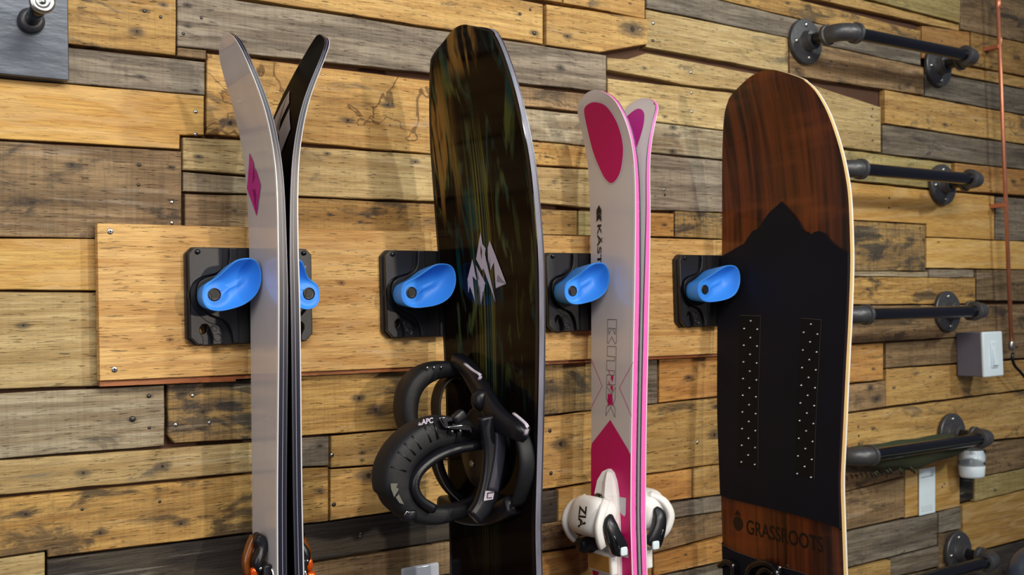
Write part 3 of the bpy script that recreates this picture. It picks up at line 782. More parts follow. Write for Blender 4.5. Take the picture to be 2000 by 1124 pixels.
M_scuff=plain('scuffed_black_edge',rgb(118,116,132),.45,metal=.2,var=.7,scale=70,sx=(1,1,.25),bump=.5)
sharp(part('sidewall',slab(b2,.0014,.0086,.0,ncol=2),M_scuff,SB),40)
part('base',slab(b2,.0086,.0102,.001,ncol=8),M_base,SB)
part('steel_edge',edges(b2,.0084,.0101),M_dsteel,SB)
M_rim=plain('black_rim',rgb(18,18,22),.3,var=.1)
for sy in (-1,1):
    edgestrip('black_rim',b2,b2.z0-.012,.6,.0055,M_rim,SB,sidey=sy)
Z8=lambda *p:[zc(x,y,900,440,6.61) for x,y in p]
for nm,pp in (('logo_peak',((261,92),(287,245),(328,300),(318,400),(457,998),(300,560),(283,588),(205,440))),
   ('logo_peak',((380,200),(594,760),(482,636),(460,818),(434,480),(393,585),(386,380),(362,442),(355,295))),
   ('logo_peak',((157,438),(180,570),(213,716),(160,660),(190,986),(127,764),(107,882),(94,700))),
   ('logo_peak',((200,515),(326,750),(288,792),(268,1030),(255,720)))):
    decal(nm,b2,Z8(*pp),M_logo,SB,off=.0009)
decal('logo_slit',b2,Z8((266,255),(283,340),(279,445),(265,350)),M_ink,SB,off=.0013)
# -- walnut powder board
def pow_mat():
    m,nt,b=newmat('walnut_veneer');L=nt.links.new;tc=N(nt,'ShaderNodeTexCoord').outputs['Object']
    def noise(sc,det=3,dist=0):
        mp=N(nt,'ShaderNodeMapping');mp.inputs['Scale'].default_value=sc;L(tc,mp.inputs[0]);n=N(nt,'ShaderNodeTexNoise');n.inputs['Scale'].default_value=1;n.inputs['Detail'].default_value=det;n.inputs['Distortion'].default_value=dist;L(mp.outputs[0],n.inputs[0]);return n.outputs[0]
    t=mth(nt,'MULTIPLY_ADD',noise((1,60,2.4),4,.8),.5,mth(nt,'MULTIPLY',noise((1,17,1.6),3,1.2),.5))
    c=mixc(nt,ramp(nt,.36,.62,t),rgb(26,12,9),rgb(112,54,24))
    c=mixc(nt,ramp(nt,.5,.75,noise((1,300,5),3),0,.5),c,rgb(30,14,8))
    c=mixc(nt,ramp(nt,.5,.8,noise((1,6,30),3),0,.35),c,rgb(150,78,34))
    L(c,b.inputs['Base Color']);b.inputs['Roughness'].default_value=.26;b.inputs['Coat Weight'].default_value=.2;b.inputs['Specular IOR Level'].default_value=.4
    return m
M_ply=plain('maple_ply_edge',rgb(214,186,126),.5,var=.1,scale=60)
M_plyd=plain('dark_ply_layer',rgb(128,84,48),.5,var=.15,scale=60)
M_foam=plain('black_traction_foam',rgb(18,19,28),.6,spec=.2,var=.25,scale=14,bump=.15)
b4=Board('pow',.45);b4.tip=.85
PB=empty('powder_board',(b4.x(.6),b4.yc,.45),'wide dark walnut powder surfboard with black foam pad cut like a mountain skyline','snowboard')
sharp(part('walnut_deck',slab(b4,0,.0016,.0,ncol=12),pow_mat(),PB),40)
for k,(a0,a1,mt,nm) in enumerate(((.0016,.0040,M_ply,'ply_layer'),(.0040,.0047,M_plyd,'ply_layer'),(.0047,.0082,M_ply,'ply_layer'),(.0082,.0104,M_whiteedge,'base'))):
    sharp(part(nm,slab(b4,a0,a1,.0,ncol=2),mt,PB),40)
Z9=lambda *p:[zc(x,y,1400,380,4.014) for x,y in p]
sky=[onb(b4,*p) for p in Z9((45,486),(110,455),(160,425),(225,385),(262,325),(290,288),(340,265),(375,205),(420,145),(470,100),(515,58),(560,105),(600,160),(650,210),(680,270),(715,318),(745,318),(775,295),(805,288),(850,305),(890,350),(930,395),(985,430),(1045,460))]
zR=onb(b4,1640,1000)[1]
yb_,zb_=onb(b4,1408,972)
low=[onb(b4,*p) for p in ((1647,1034),(1620,1024),(1560,1007),(1500,992),(1450,980))]
e=.007
sideR=[onb(b4,*p) for p in ((1657,520),(1655,570),(1650,620),(1641,634),(1637,700),(1632,800),(1629,880),(1630,930),(1638,968))]
left=[(b4.yc+.16,low[-1][1]+.004),(b4.yc+.16,sky[0][1])]
decal('traction_pad',b4,sky[:-1]+[(b4.yc-.16,sky[-1][1])]+[(b4.yc-.16,low[0][1]-.002)]+low+left,M_foam,PB,off=.0,thick=.0032,px=False,clampw=.0008)
pad=b4
# recessed grip strips with metal studs
Z10=lambda *p:[zc(x,y,1400,600,3.122) for x,y in p]
M_grip=plain('dark_grip_strip',rgb(17,15,16),.7,spec=.2,var=.5,scale=80)
M_stud=plain('steel_stud',rgb(215,215,225),.25,metal=.7,var=.05)
for (poly,cols) in ((((152,50),(278,54),(262,985),(138,975)),((217,85),(206,990),(178,132),(258,136))),
                    (((527,68),(648,78),(604,1045),(488,1030)),((585,105),(547,1010),(541,155),(625,166)))):
    st=decal('grip_strip',b4,Z10(*poly),M_grip,PB,off=.0036)
    lines('strip_edge',b4,[Z10(poly[0],poly[1],poly[2])],.0006,M_lgrey,PB,off=.0037).data.materials[0]=plain('strip_seam',rgb(84,74,64),.5)
    g=Gm();p0=poly[0];n=9
    def place(px_,py_):
        y,z=onb(b4,*Z10((px_,py_))[0]);g.lathe([(.0017,0),(.0013,.0010),(.0004,.0026)],(b4.x(z)-.0036,y,z),(-1,0,0),8)
    if poly[0][0]<300:
        for k in range(9):
            place(218-k*1.9,85+k*102.2);place(178-k*2.1,132+k*101.6);place(258-k*1.9,136+k*103)
    else:
        for k in range(9):
            place(585-k*4.8,105+k*108.4);place(541-k*4.9,155+k*107.6);place(625-k*4.9,166+k*109)
    o=part('studs',g,M_stud,PB,smooth=True);o['kind']='stuff'
# lower black field with thin pale line, and faint printed name
yl=[onb(b4,*p) for p in ((1404,1061),(1440,1080),(1480,1094),(1530,1110),(1560,1118),(1600,1132),(1640,1146))]
decal('black_field',b4,[(b4.yc+.16,yl[0][1]+.003)]+yl+[(b4.yc-.16,yl[-1][1]-.002),(b4.yc-.16,.60),(b4.yc+.16,.60)],M_foam,PB,off=0,thick=.0024,px=False,clampw=.0006)
lines('pale_line',b4,[[(1406,1060),(1440,1078),(1480,1092),(1530,1108),(1560,1116),(1600,1130)]],.0010,plain('faint_line',rgb(92,76,70),.5),PB,off=.0028)
v,f=textmesh('GRASSROOTS',1.,bold=.012)
xm_=max(p.x for p in v);A=onb(b4,1458,1042);Bp=onb(b4,1608,1080);Cc=onb(b4,1458,1015)
g=Gm();V=[]
for p in v:
    t=p.x/xm_;u=p.y/.7
    y=A[0]+(Bp[0]-A[0])*t;z=A[1]+(Bp[1]-A[1])*t+u*(Cc[1]-A[1]);V.append((b4.x(z)-.0005,y,z))
g.add(V,f);part('printed_name',g,plain('burnt_print',rgb(16,9,8),.35),PB)
cy_,cz_=onb(b4,1442,1022)
g=Gm();nn=24;v=[(b4.x(cz_)-.0005,cy_+math.cos(2*math.pi*k/nn)*.0105,cz_+math.sin(2*math.pi*k/nn)*.0115-.001) for k in range(nn)];g.add(v,[tuple(range(nn))])
g.add([(b4.x(cz_)-.0005,cy_-.007,cz_+.012),(b4.x(cz_)-.0005,cy_+.0005,cz_+.021),(b4.x(cz_)-.0005,cy_+.007,cz_+.012)],[(0,1,2)])
part('round_emblem',g,plain('burnt_emblem',rgb(34,18,13),.35),PB)
# ---------------------------------------------------------------- four ski racks (plate, channels, swinging blue arms)
BF=BY
PZ=1.5335
def build_rack():
    c=Vector((0,0,0))
    R=empty('ski_rack',(0,0,0),'x','ski rack','ski racks on the mounting board')
    def U(x,y):return ((x-65)/8.5/1000-.0785,(572-y)/8.76/1000)
    fn=lambda x,z,y:Vector((x,-y,z))
    mir=lambda P:[(-x,z) for x,z in P][::-1]
    oct_=[U(*p) for p in ((65,130),(132,60),)]
    hw=.0785;zt=.0585;zb=-.0585
    P=[(-hw,zt-.008),(-hw+.008,zt),(hw-.008,zt),(hw,zt-.008),(hw,zb+.009),(hw-.010,zb),(-hw+.010,zb),(-hw,zb+.009)]
    hole=[];hx,hz=U(228,918)
    for k in range(13):
        a=math.pi*.5-2*math.pi*k/12;hole.append((hx+.0052*math.cos(a),hz+.0056*math.sin(a)))
    def slit(poly,hole,i):  # open a real hole through the slab
        return poly[:i+1]+hole+poly[i:]
    Pl=[P[0]]+[P[1]]+[P[2]]+P[3:]
    # hole entered from the top left corner vertex
    Pm=[P[0],P[1]]
    # build base as grid-free polygon: left hole and right hole
    holeR=[(-x,z) for x,z in hole]
    full=slit(P,hole,1)
    idx=full.index(P[2])
    full=full[:idx+1]+holeR+full[idx:]
    bm=bmesh.new()
    g=Gm()
    # slab with holes: triangulate_fill
    def slabh(outer,holes,d0,d1):
        bm=bmesh.new();es=[]
        for loop in [outer]+holes:
            vs=[bm.verts.new((x,0,z)) for x,z in loop]
            es+=[bm.edges.new((vs[i],vs[(i+1)%len(vs)])) for i in range(len(vs))]
        bmesh.ops.triangle_fill(bm,edges=es,use_beauty=True,use_dissolve=False)
        for v in bm.verts:v.co.y=-d0
        r=bmesh.ops.extrude_face_region(bm,geom=bm.faces[:])
        for e in r['geom']:
            if isinstance(e,bmesh.types.BMVert):e.co.y=-d1
        bmesh.ops.dissolve_limit(bm,angle_limit=.01,verts=bm.verts,edges=bm.edges)
        bm.verts.ensure_lookup_table();vv=[v.co.copy() for v in bm.verts];ff=[tuple(v.index for v in f.verts) for f in bm.faces];bm.free()
        g=Gm();g.add(vv,ff);return g
    o=part('back_plate',slabh(P,[hole[:-1],holeR[:-1]],0,.008),M_black,R);bevel(o,.0007,2)
    LP=spline([U(*p) for p in ((430,66),(428,180),(414,285),(380,322),(330,345),(255,362),(190,385),(130,430),(100,490),(88,560),(97,620),(130,700),(190,775),(260,835),(320,862),(365,880),(398,925),(415,990),(426,1072))],3)
    notch=[U(*p) for p in ((312,1076),(306,1000),(288,945),(272,898),(250,872),(228,866),(202,874),(182,902),(182,945),(200,985),(214,1010),(216,1076))]
    A=[U(80,132),U(138,67)]+LP+notch+[U(160,1078),U(84,1000)]
    for k,(PP,nm) in enumerate(((A,'side_panel'),(mir(A),'side_panel'))):
        g=Gm();g.prism(PP,.008,.0165,fn);o=part(nm,g,M_black,R);bevel(o,.0011,3,50)
    Bq=spline([U(*p) for p in ((505,66),(500,170),(480,262),(430,318),(330,360),(250,385),(185,430),(163,500),(160,580),(185,650),(240,722),(310,775),(380,805),(440,835),(485,890),(515,970),(530,1074))],3)
    Bp=[(x,z) for x,z in Bq]
    Bfull=Bp+[(-x,z) for x,z in Bp[::-1]]
    g=Gm();g.prism(Bfull,.008,.0150,fn);o=part('centre_panel',g,M_black,R);bevel(o,.0010,3,50)
    # rails of the centre channel
    for s in (-1,1):
        g=Gm().box(min(s*.0185,s*.0178),max(s*.0185,s*.0178),-.0165,-.0150,-.0575,.0575);part('rail',g,M_black,R)
        g=Gm().box(min(s*.003,s*.0172),max(s*.003,s*.0172),-.0158,-.0150,-.0575,.0575);part('wear_pad',g,M_blackd,R)
    for s in (-1,1):
        # bolt tab with two holes
        tab=[]
        x1,z1=U(322,918);x2,z2=U(352,1010)
        for k in range(9):
            a=math.pi*1.08-math.pi*k/8;tab.append((x1+.0045*math.cos(a),z1+.0045*math.sin(a)))
        tab+=[(x2+.0054,z2+.004),(x2+.0054,-.0578),(x2-.0054,-.0578),(x2-.0054,z2+.004)]
        tab=[(x if s<0 else -x,z) for x,z in tab]
        g=Gm();g.prism(tab,.0165,.0182,fn);t=part('bolt_tab',g,M_black,R);bevel(t,.0006,2)
        sx=1 if s<0 else -1
        for (hx2,hz2,r,mt) in ((x1,z1,.0026,M_blackd),(x2,z2,.0042,M_gloss)):
            g=Gm();g.lathe([(r*1.15,.0180),(r*1.15,.0187),(r*.95,.0187),(r*.9,.0170)],(hx2*sx,0,hz2),(0,-1,0),18);part('bolt_socket',g,mt,t,smooth=True)
        cx2,cz2=U(168,112)
        g=Gm();g.lathe([(.0034,.0160),(.0032,.0180),(.0022,.0193),(.0008,.0197)],(cx2*sx,0,cz2),(0,-1,0),16);part('corner_screw',g,M_gloss,R,smooth=True)
    return R
def arm_geo(mirror,rot,sx=1.):
    """blue bean-shaped arm; pivot at origin, lobe to +x"""
    O=[(-15,0),(-12,11),(-3,17.5),(6,23.5),(14,32),(23,40),(35,43),(47,42.5),(55,36),(58.5,25),(58,13),(53,1),(45,-8),(35,-14),(24,-17.5),(11,-20),(0,-20),(-9,-16.5),(-13.8,-9)]
    cr,sr=math.cos(rot),math.sin(rot)
    out=[(x*sx if x>0 else x,z) for x,z in cspline(O,3)];n=len(out)
    def spine(p):  # nearest point on pivot-lobe axis
        a=Vector((2,-1));b_=Vector((36,17));t=max(0,min(1,(Vector(p)-a).dot(b_-a)/(b_-a).length_squared));return a.lerp(b_,t),t
    rings=[(.74,17.,0.,0),(.80,20,6,0),(.90,32,14,0),(.975,44,20,0),(1.0,48.,21.5,0),(.985,50.2,22.,0),(.94,51.2,22.,0),(.87,50.6,19.,1),(.72,49.0,13,1),(.52,47.5,8,1),(.30,46.8,5,1),(.12,46.5,4,1)]
    v=[];f=[]
    for s,h,ht,ins in rings:
        for p in out:
            c,t=spine(p);q_=c+(Vector(p)-c)*s
            tt=max(0,min(1,(q_.length-8)/44.));tt=tt*tt*(3-2*tt)
            piv=max(0,min(1,(19.-q_.length)/8.));hh=h+ht*tt
            if ins:hh=hh+(51.4-hh)*piv
            x=(q_.x*cr-q_.y*sr)*.97;z=(q_.x*sr+q_.y*cr)*.97
            if mirror:x=-x
            v.append((x/1000,-hh/1000,z/1000))
    m=len(rings)
    for i in range(m-1):
        for k in range(n):f.append((i*n+k,i*n+(k+1)%n,(i+1)*n+(k+1)%n,(i+1)*n+k))
    f.append(tuple(range(n)))
    c0=len(v)
    cc=Vector((0,0,0))
    for k in range(n):cc+=Vector(v[(m-1)*n+k])
    v.append(tuple(cc/n))
    for k in range(n):f.append(((m-1)*n+k,(m-1)*n+(k+1)%n,c0))
    g=Gm();g.add(v,f);return g
PIV=(-.0580,.0005)
def shift(g,x,z):
    for p in g.v:p.x+=x;p.z+=z
    return g
def add_arm(R,mir_,rot,sx):
    for s in ((-1,) if mir_ else (1,)):
        px_=PIV[0]*s
        a=part('arm',shift(arm_geo(mir_,rot,sx),px_,PIV[1]),M_blue,R,smooth=True);subsurf(a,1)
        g=Gm();g.lathe([(.0076,.040),(.0076,.0522),(.0066,.0527),(.0064,.0516),(.004,.0514)],(px_,0,PIV[1]),(0,-1,0),24);bl=part('pivot_bolt',g,M_black,R,smooth=True);sharp(bl,40)
        g=Gm();g.box(-.0040,.0040,-.0524,-.0512,-.0040,.0040)
        for p in g.v:
            x=p.x;z=p.z;p.x=x*.97-z*.24*s;p.z=z*.97+x*.24*s
        part('square_cap',shift(g,px_,PIV[1]),M_blackd,bl)
XC=[WY(367,580,-.035).x+.0785,WY(752,575,-.035).x+.0785,WY(1068,575,-.035).x+.0785,WY(1328,570,-.035).x+.0785]
proto=build_rack()
labels=['black rack plate with blue arms clamping the silver and black skis, leftmost on the board',
 'black rack plate with blue arms holding the black snowboard with jagged logo',
 'black rack plate with blue arms holding the white and pink skis',
 'black rack plate with blue arms holding the walnut powder board, rightmost on the board']
racks=[]
for i in range(4):
    if i==0:r=proto
    else:
        r=proto.copy();COL.objects.link(r)
        for ch in list(proto.children):
            c=ch.copy();COL.objects.link(c);c.parent=r
            for gg in ch.children:
                d_=gg.copy();COL.objects.link(d_);d_.parent=c
    racks.append(r)
for i,r in enumerate(racks):
    ORG[r.name]=Vector((0,0,0))
    rot=(0.,-.13,-.04,-.10)[i]
    def fit(reach):
        sx=1.15
        while sx>.5 and max(p.x for p in arm_geo(False,rot,sx).v)>reach:sx-=.01
        return sx
    BL=(b1,b2,b3,b4)[i];xc=XC[i];zz=(1.50,1.53,1.56,1.58)
    lf=min(BL.x(z) for z in zz)-(.0040 if i==3 else .0009);rf=max((b1r.x(z) if i==0 else b3r.x(z) if i==2 else BL.x(z)+(.0104 if i==1 else .0106)) for z in zz)+.0009
    for mir_,rc in ((False,lf-(xc+PIV[0])),(True,(xc-PIV[0])-rf)):
        sx=fit(rc);print('arm',i,rc,sx);add_arm(r,mir_,rot,sx)
    # lettering and badge on the right side panel
    M_badge=M_blue if i else plain('badge_blue',rgb(70,150,220),.3)
    g=Gm();zc_,xc_=.0455,.0465
    g.prism([(xc_-.0062,zc_),(xc_,zc_+.0068),(xc_+.0062,zc_),(xc_,zc_-.0068)],.0165,.0169,lambda x,z,y:Vector((x,-y,z)));bd=part('badge',g,M_badge,r)
    g=Gm()
    for (x0,x1,z0,z1) in ((-.003,-.001,-.0008,.0008),(.001,.003,-.0008,.0008),(-.0013,-.0006,-.003,.0005),(.0006,.0013,-.003,.0005),(-.002,.002,.0012,.002)):
        g.box(xc_+x0,xc_+x1,-.0172,-.0169,zc_+z0,zc_+z1)
    part('badge_mark',g,M_white,bd)
    v,f=textmesh('Gravity Grabber',.0062);g=Gm();w_=max(p.x for p in v)
    g.add([(p.x*.040/w_+.0225+.0075,-.0168,p.y+.0335) for p in v],f);part('moulded_lettering',g,M_lgrey,r)
    r['label']=labels[i];r.location=(XC[i],BF,PZ)
# ---------------------------------------------------------------- iron pipe clothes racks
def pipe_rack(zc_,idx,label,dz=0.,dx=0.,right_end=None):
    xa,xb=1.474+dx,1.872+dx;ye=-.088;r=.0107
    R=empty('pipe_rack',(xa,0,zc_),label,'pipe rack','iron pipe rails up the plank wall')
    for x in (xa,xb):
        g=Gm();g.lathe([(.0415,0),(.0415,.006),(.040,.0075),(.0195,.0085),(.0185,.010),(.0170,.022),(.0178,.0235),(.0150,.0245)],(x,-.0025,zc_),(0,-1,0),40)
        fl=part('flange',g,M_iron,R);sharp(fl,35)
        for a in (95,5,185,275):
            sx=x+.030*math.cos(math.radians(a));sz=zc_+.030*math.sin(math.radians(a))
            g=Gm();g.lathe([(.0046,.0075),(.0046,.0095),(.003,.0112),(.001,.0112)],(sx,-.0022,sz),(0,-1,0),14);part('screw',g,M_steel,fl,smooth=True)
        g=Gm();g.lathe([(r,.015),(r,.066)],(x,0,zc_),(0,-1,0),24);sharp(part('short_pipe',g,M_pipe,R),40)
        s=1 if x==xa else -1
        if right_end and x==xb:continue
        # elbow
        pts=[];C=Vector((x+s*.024,-.088+.024,zc_))
        for k in range(11):
            a=math.pi/2*k/10;pts.append(C+Vector((-s*.024*math.cos(a),-.024*math.sin(a),0)))
        pts=[Vector((x,-.052,zc_))]+pts+[Vector((x+s*.036,-.088,zc_))]
        rr=[.0165]+[.0158]*11+[.0165]
        g=Gm();g.tube(pts,rr,20)
        for c0,ax in ((Vector((x,-.050,zc_)),(0,-1,0)),(Vector((x+s*.030,-.088,zc_)),(s,0,0))):
            g.lathe([(.0150,0),(.0185,.001),(.0188,.008),(.0160,.0095)],c0,ax,24)
        sharp(part('elbow',g,M_iron,R),45)
    g=Gm();g.lathe([(r*1.05,.022),(r*1.05,xb-xa-.022)],(xa,ye,zc_),(1,0,0),28);sharp(part('rail',g,M_pipe,R),40)
    return R
zs=[WY(1568,66).z-.003,0,0,0,0]
zl_=[WY(1822,130).z,WY(1837,362).z,WY(1846,609).z,WY(1853,848).z,WY(1867,1078).z]
lb=['black iron pipe rail at the top right, both wall flanges in view','black iron pipe rail second from the top, right of the walnut board',
 'black iron pipe rail third from the top, just above the light switch box','black iron pipe rail with dark green cloth slung from it','black iron pipe rail at the bottom right corner, mostly cut off by the frame']
for i in range(5):pipe_rack(zl_[i],i,lb[i],dx=(-.0,0,0,0,.005)[i])
# green cloth slung under the fourth rail
M_cloth=plain('olive_cloth',rgb(46,52,30),.85,var=.35,scale=60,bump=.3)
z4=zl_[3]
CL=empty('green_cloth',(1.62,-.08,z4-.07),'dark olive green cloth slung from the fourth iron rail','cloth')
g=Gm();nx,ny=26,16;v=[];f=[]
for i in range(nx+1):
    u=i/nx;x=1.515+.335*u
    for j in range(ny+1):
        t=j/ny  # over the rail, down front, back up behind to the wall side
        sag=.018+.026*math.sin(math.pi*min(1,(u*.9+.05)))**1.2*(1-.35*u)+.0012*math.sin(u*17)
        a=math.pi*t
        y=-.094+ .072*t
        z=z4+.006-sag*math.sin(a)*1.2-(.0 if t<.5 else 0)+.0012*math.sin(u*19+t*5)
        if t<.12:y=-.0995;z=z4-.002-.006*t
        v.append((x,y,z))
for i in range(nx):
    for j in range(ny):f.append((i*(ny+1)+j,i*(ny+1)+j+1,(i+1)*(ny+1)+j+1,(i+1)*(ny+1)+j))
g.add(v,f);o=part('folded_cloth',g,M_cloth,CL,smooth=True);m_=o.modifiers.new('s','SOLIDIFY');m_.thickness=.0025;m_.offset=0;subsurf(o,1)
g=Gm()
rnd=random.Random(3)
for i in range(9):
    x=1.545+.014*i;y=-.06+rnd.uniform(-.01,.01);zz=z4-.036+rnd.uniform(-.003,.003);l=.006+rnd.uniform(0,.006)
    g.tube([(x,y,zz),(x+.004,y-.002,zz-l*.5),(x+.007,y,zz-l)],.0022,6)
o=part('frayed_tassels',g,M_cloth,CL,smooth=True);o['kind']='stuff'
# ---------------------------------------------------------------- right-hand bits
p0=WY(1958,16,-.02);p1=WY(1984,690,-.02)
def cpipe(px_,py_,y):return WY(px_,py_,y)
yp=-.030
t0,t1=WY(1948.5,0,yp),WY(1976,683,yp);t0=t0+(t0-t1)*.3
CP=empty('copper_pipe',(t1.x,yp,t1.z),'thin copper pipe running up the plank wall at the far right','pipe')
g=Gm();g.tube([t0,t0.lerp(t1,.5),t1],.0042,16,cap=True);part('tube',g,M_copper,CP,smooth=True)
for (px_,py_,r,mt,nm) in ((1948,8,.0062,M_copper,'coupling'),(1951.5,82,.0052,M_copper,'coupling'),(1973.5,676,.0058,M_steel,'end_fitting')):
    c=WY(px_+ (1.5),py_,yp);d=(t1-t0).normalized()
    g=Gm();g.lathe([(r*.8,-.010),(r,-.008),(r,.008),(r*.8,.010)],c,d,18);part(nm,g,mt,CP,smooth=True)
for zf in (.12,.62):
    c=t0.lerp(t1,.25+zf*.7);g=Gm().box(c.x-.009,c.x+.009,c.y-.001,-.0,c.z-.004,c.z+.004);part('wall_clip',g,M_copper,CP)
# black cable
c1=[WY(1979,690,-.035),WY(1977,700,-.035),WY(1982,715,-.035),WY(1993,727,-.035),WY(2006,742,-.035),WY(2030,760,-.035)]
CB=empty('cable',tuple(c1[0]),'short black looped cable hanging at the right edge below the copper pipe','cable')
g=Gm();g.tube([Vector(p) for p in spline([tuple(p) for p in c1],5)],.0032,10);part('sheath',g,M_pipe,CB,smooth=True)
# light switch box
a=WY(1879,654,0);dpt=-.062
f0=WY(1921,652,dpt);f1=WY(1957,650,dpt-.005);fb=WY(1922,738,dpt)
zt=WY(1879,651,-.0).z;zb=WY(1883,735,0).z
zt2,zb2=WY(1921,649,dpt).z,WY(1925,738,dpt).z
xr=WY(1958,690,dpt).x
LSW=empty('light_switch',((a.x+xr)/2,0,zb2),'grey surface box with a white rocker light switch, right of the third rail','switch')
print('switch',a,f0,f1,zt,zb,zt2,zb2,xr)
xl=WY(1921,690,dpt).x
g=Gm().box(xl+.001,xr-.001,dpt+.006,-.002,zb2+.001,zt2-.001);o=part('surface_box',g,M_grey,LSW);bevel(o,.002,2)
g=Gm().box(xl-.001,xr+.001,dpt-.001,dpt+.006,zb2,zt2);o=part('cover_plate',g,M_white,LSW);bevel(o,.003,3)
xc_=(xl+xr)/2;zc_=(zb2+zt2)/2;hh=(zt2-zb2)
g=Gm().box(xc_-.0105,xc_+.0105,dpt-.0035,dpt-.001,zc_-.30*hh,zc_+.27*hh);o=part('switch_frame',g,M_white,LSW);bevel(o,.001,2)
g=Gm();g.add([(xc_-.008,dpt-.0035,zc_-.26*hh),(xc_+.008,dpt-.0035,zc_-.26*hh),(xc_-.008,dpt-.0035,zc_+.18*hh),(xc_+.008,dpt-.0035,zc_+.18*hh),(xc_-.008,dpt-.0085,zc_-.24*hh),(xc_+.008,dpt-.0085,zc_-.24*hh),(xc_-.008,dpt-.0045,zc_+.17*hh),(xc_+.008,dpt-.0045,zc_+.17*hh)],[(0,1,5,4),(2,6,7,3),(0,4,6,2),(1,3,7,5),(4,5,7,6),(0,2,3,1)]);o=part('rocker',g,M_white,LSW);bevel(o,.0006,2)
# tall white paper card
ca=[WY(1795,918,-.003),WY(1826,912,-.003),WY(1826,1001,-.003),WY(1795,1008,-.003)]
CD=empty('paper_card',tuple((ca[2]+ca[3])/2),'tall narrow white paper card on the wall, just under the green cloth','card')
g=Gm();g.prism([(p.x,p.z) for p in ca],-.0025,-.0036,lambda x,z,y:Vector((x,y,z)));part('sheet',g,M_white,CD)
k1,k2=WY(1799,934,-.004),WY(1822,929,-.004)
g=Gm();g.prism([(k1.x,k1.z-.0006),(k2.x,k2.z-.0006),(k2.x,k2.z+.0006),(k1.x,k1.z+.0006)],-.0036,-.0039,lambda x,z,y:Vector((x,y,z)));part('printed_line',g,M_grey,CD)
rnd=random.Random(9);g=Gm();z_=WY(1800,998,-.004);zz2=WY(1822,995,-.004)
for r_ in range(3):
    x=z_.x
    while x<zz2.x:
        w_=rnd.uniform(.002,.005);z3=z_.z-.003+r_*.0042
        g.box(x,min(x+w_,zz2.x),-.0039,-.0036,z3,z3+.0016);x+=w_+.0018
o=part('small_print',g,plain('faint_print',rgb(186,192,200),.6),CD);o['kind']='stuff'
# clear cup with white base
M_clear=plain('clear_plastic',rgb(250,250,252),.03,var=.0,trans=1.)
ya=-.030;u0,u1=WY(1884,935,ya),WY(1913,931,ya);ut=WY(1885,880,ya)
cxp=(u0.x+u1.x)/2;rr=(u1.x-u0.x)/2
CU=empty('plastic_cup',(cxp,ya,u0.z),'small clear plastic cup with white lower half, under the end of the fourth rail','cup')
hgt=ut.z-u0.z
g=Gm();g.lathe([(rr*.86,0),(rr*.93,.004),(rr*1.0,hgt*.42),(rr*.98,hgt*.43)],(cxp,ya,u0.z),(0,0,1),28);part('white_contents',g,M_white,CU,smooth=True)
g=Gm();g.lathe([(rr*1.0,hgt*.43),(rr*1.10,hgt),(rr*1.06,hgt),(rr*.97,hgt*.44)],(cxp,ya,u0.z),(0,0,1),28,cap=False);part('clear_wall',g,M_clear,CU,smooth=True)
g=Gm().box(cxp-.004,cxp+.004,ya,-.002,u0.z+hgt*.5,u0.z+hgt*.62);part('wall_hook',g,M_clear,CU)
# white blank plate at the bottom centre
pa,pb=WY(783,1112,-.004),WY(856,1097,-.004);h=(pb.x-pa.x)*1.55
ztp=(pa.z+pb.z)/2
BP=empty('blank_plate',((pa.x+pb.x)/2,0,ztp-h),'glossy white blank wall plate at the bottom edge, left of the snowboard','wall plate')
M_glosswhite=plain('glossy_white',rgb(196,200,214),.12,coat=.5,var=.02)
g=Gm().box(pa.x,pb.x,-.0075,-.001,ztp-h,ztp);o=part('plate',g,M_glosswhite,BP);bevel(o,.004,4)
for zq in (ztp-h*.22,ztp-h*.78):
    g=Gm();g.lathe([(.0028,.0072),(.0028,.0082),(.001,.0088)],((pa.x+pb.x)/2,0,zq),(0,-1,0),14);part('screw',g,M_glosswhite,BP,smooth=True)
# dark slate-coloured panel with steel-ended peg, top left
M_slate=plain('slate_paint',rgb(70,78,92),.32,metal=.2,var=.45,scale=26,bump=.7,sx=(1,1,3))
pr=WY(135,157,-.014);plf=WY(0,149,-.014)
SL=empty('slate_panel',(.11,0,pr.z),'dark slate-grey painted panel in the top left corner with a bolted peg','panel')
g=Gm();g.prism([(pr.x-.34,pr.z-.0),(pr.x,pr.z),(pr.x,pr.z+.30),(pr.x-.34,pr.z+.30)],-.003,-.014,lambda x,z,y:Vector((x,y,z)));o=part('panel',g,M_slate,SL);bevel(o,.0008,1)
q0=WY(60,42,-.014);q1=WY(82,4,-.085)
print('peg',q0,q1)
pg=Vector((q0.x,0,q0.z))
g=Gm();g.lathe([(.014,.013),(.014,.020),(.012,.024),(.0095,.0255)],(q0.x,0,q0.z),(0,-1,0),28);cb=part('collar',g,M_iron,SL,smooth=True);sharp(cb,40)
ln=(q1-q0);g=Gm();g.tube([q0,q0+ln*.5,q1],.0082,20);part('peg',g,M_pipe,SL,smooth=True)
d=ln.normalized();g=Gm();g.lathe([(.0105,0),(.0128,.002),(.0128,.006),(.0115,.0075),(.0075,.0078),(.0066,.0066),(.0030,.0066),(.0025,.0076)],q1-d*.003,d,32);part('steel_cap',g,M_steel,SL,smooth=True)
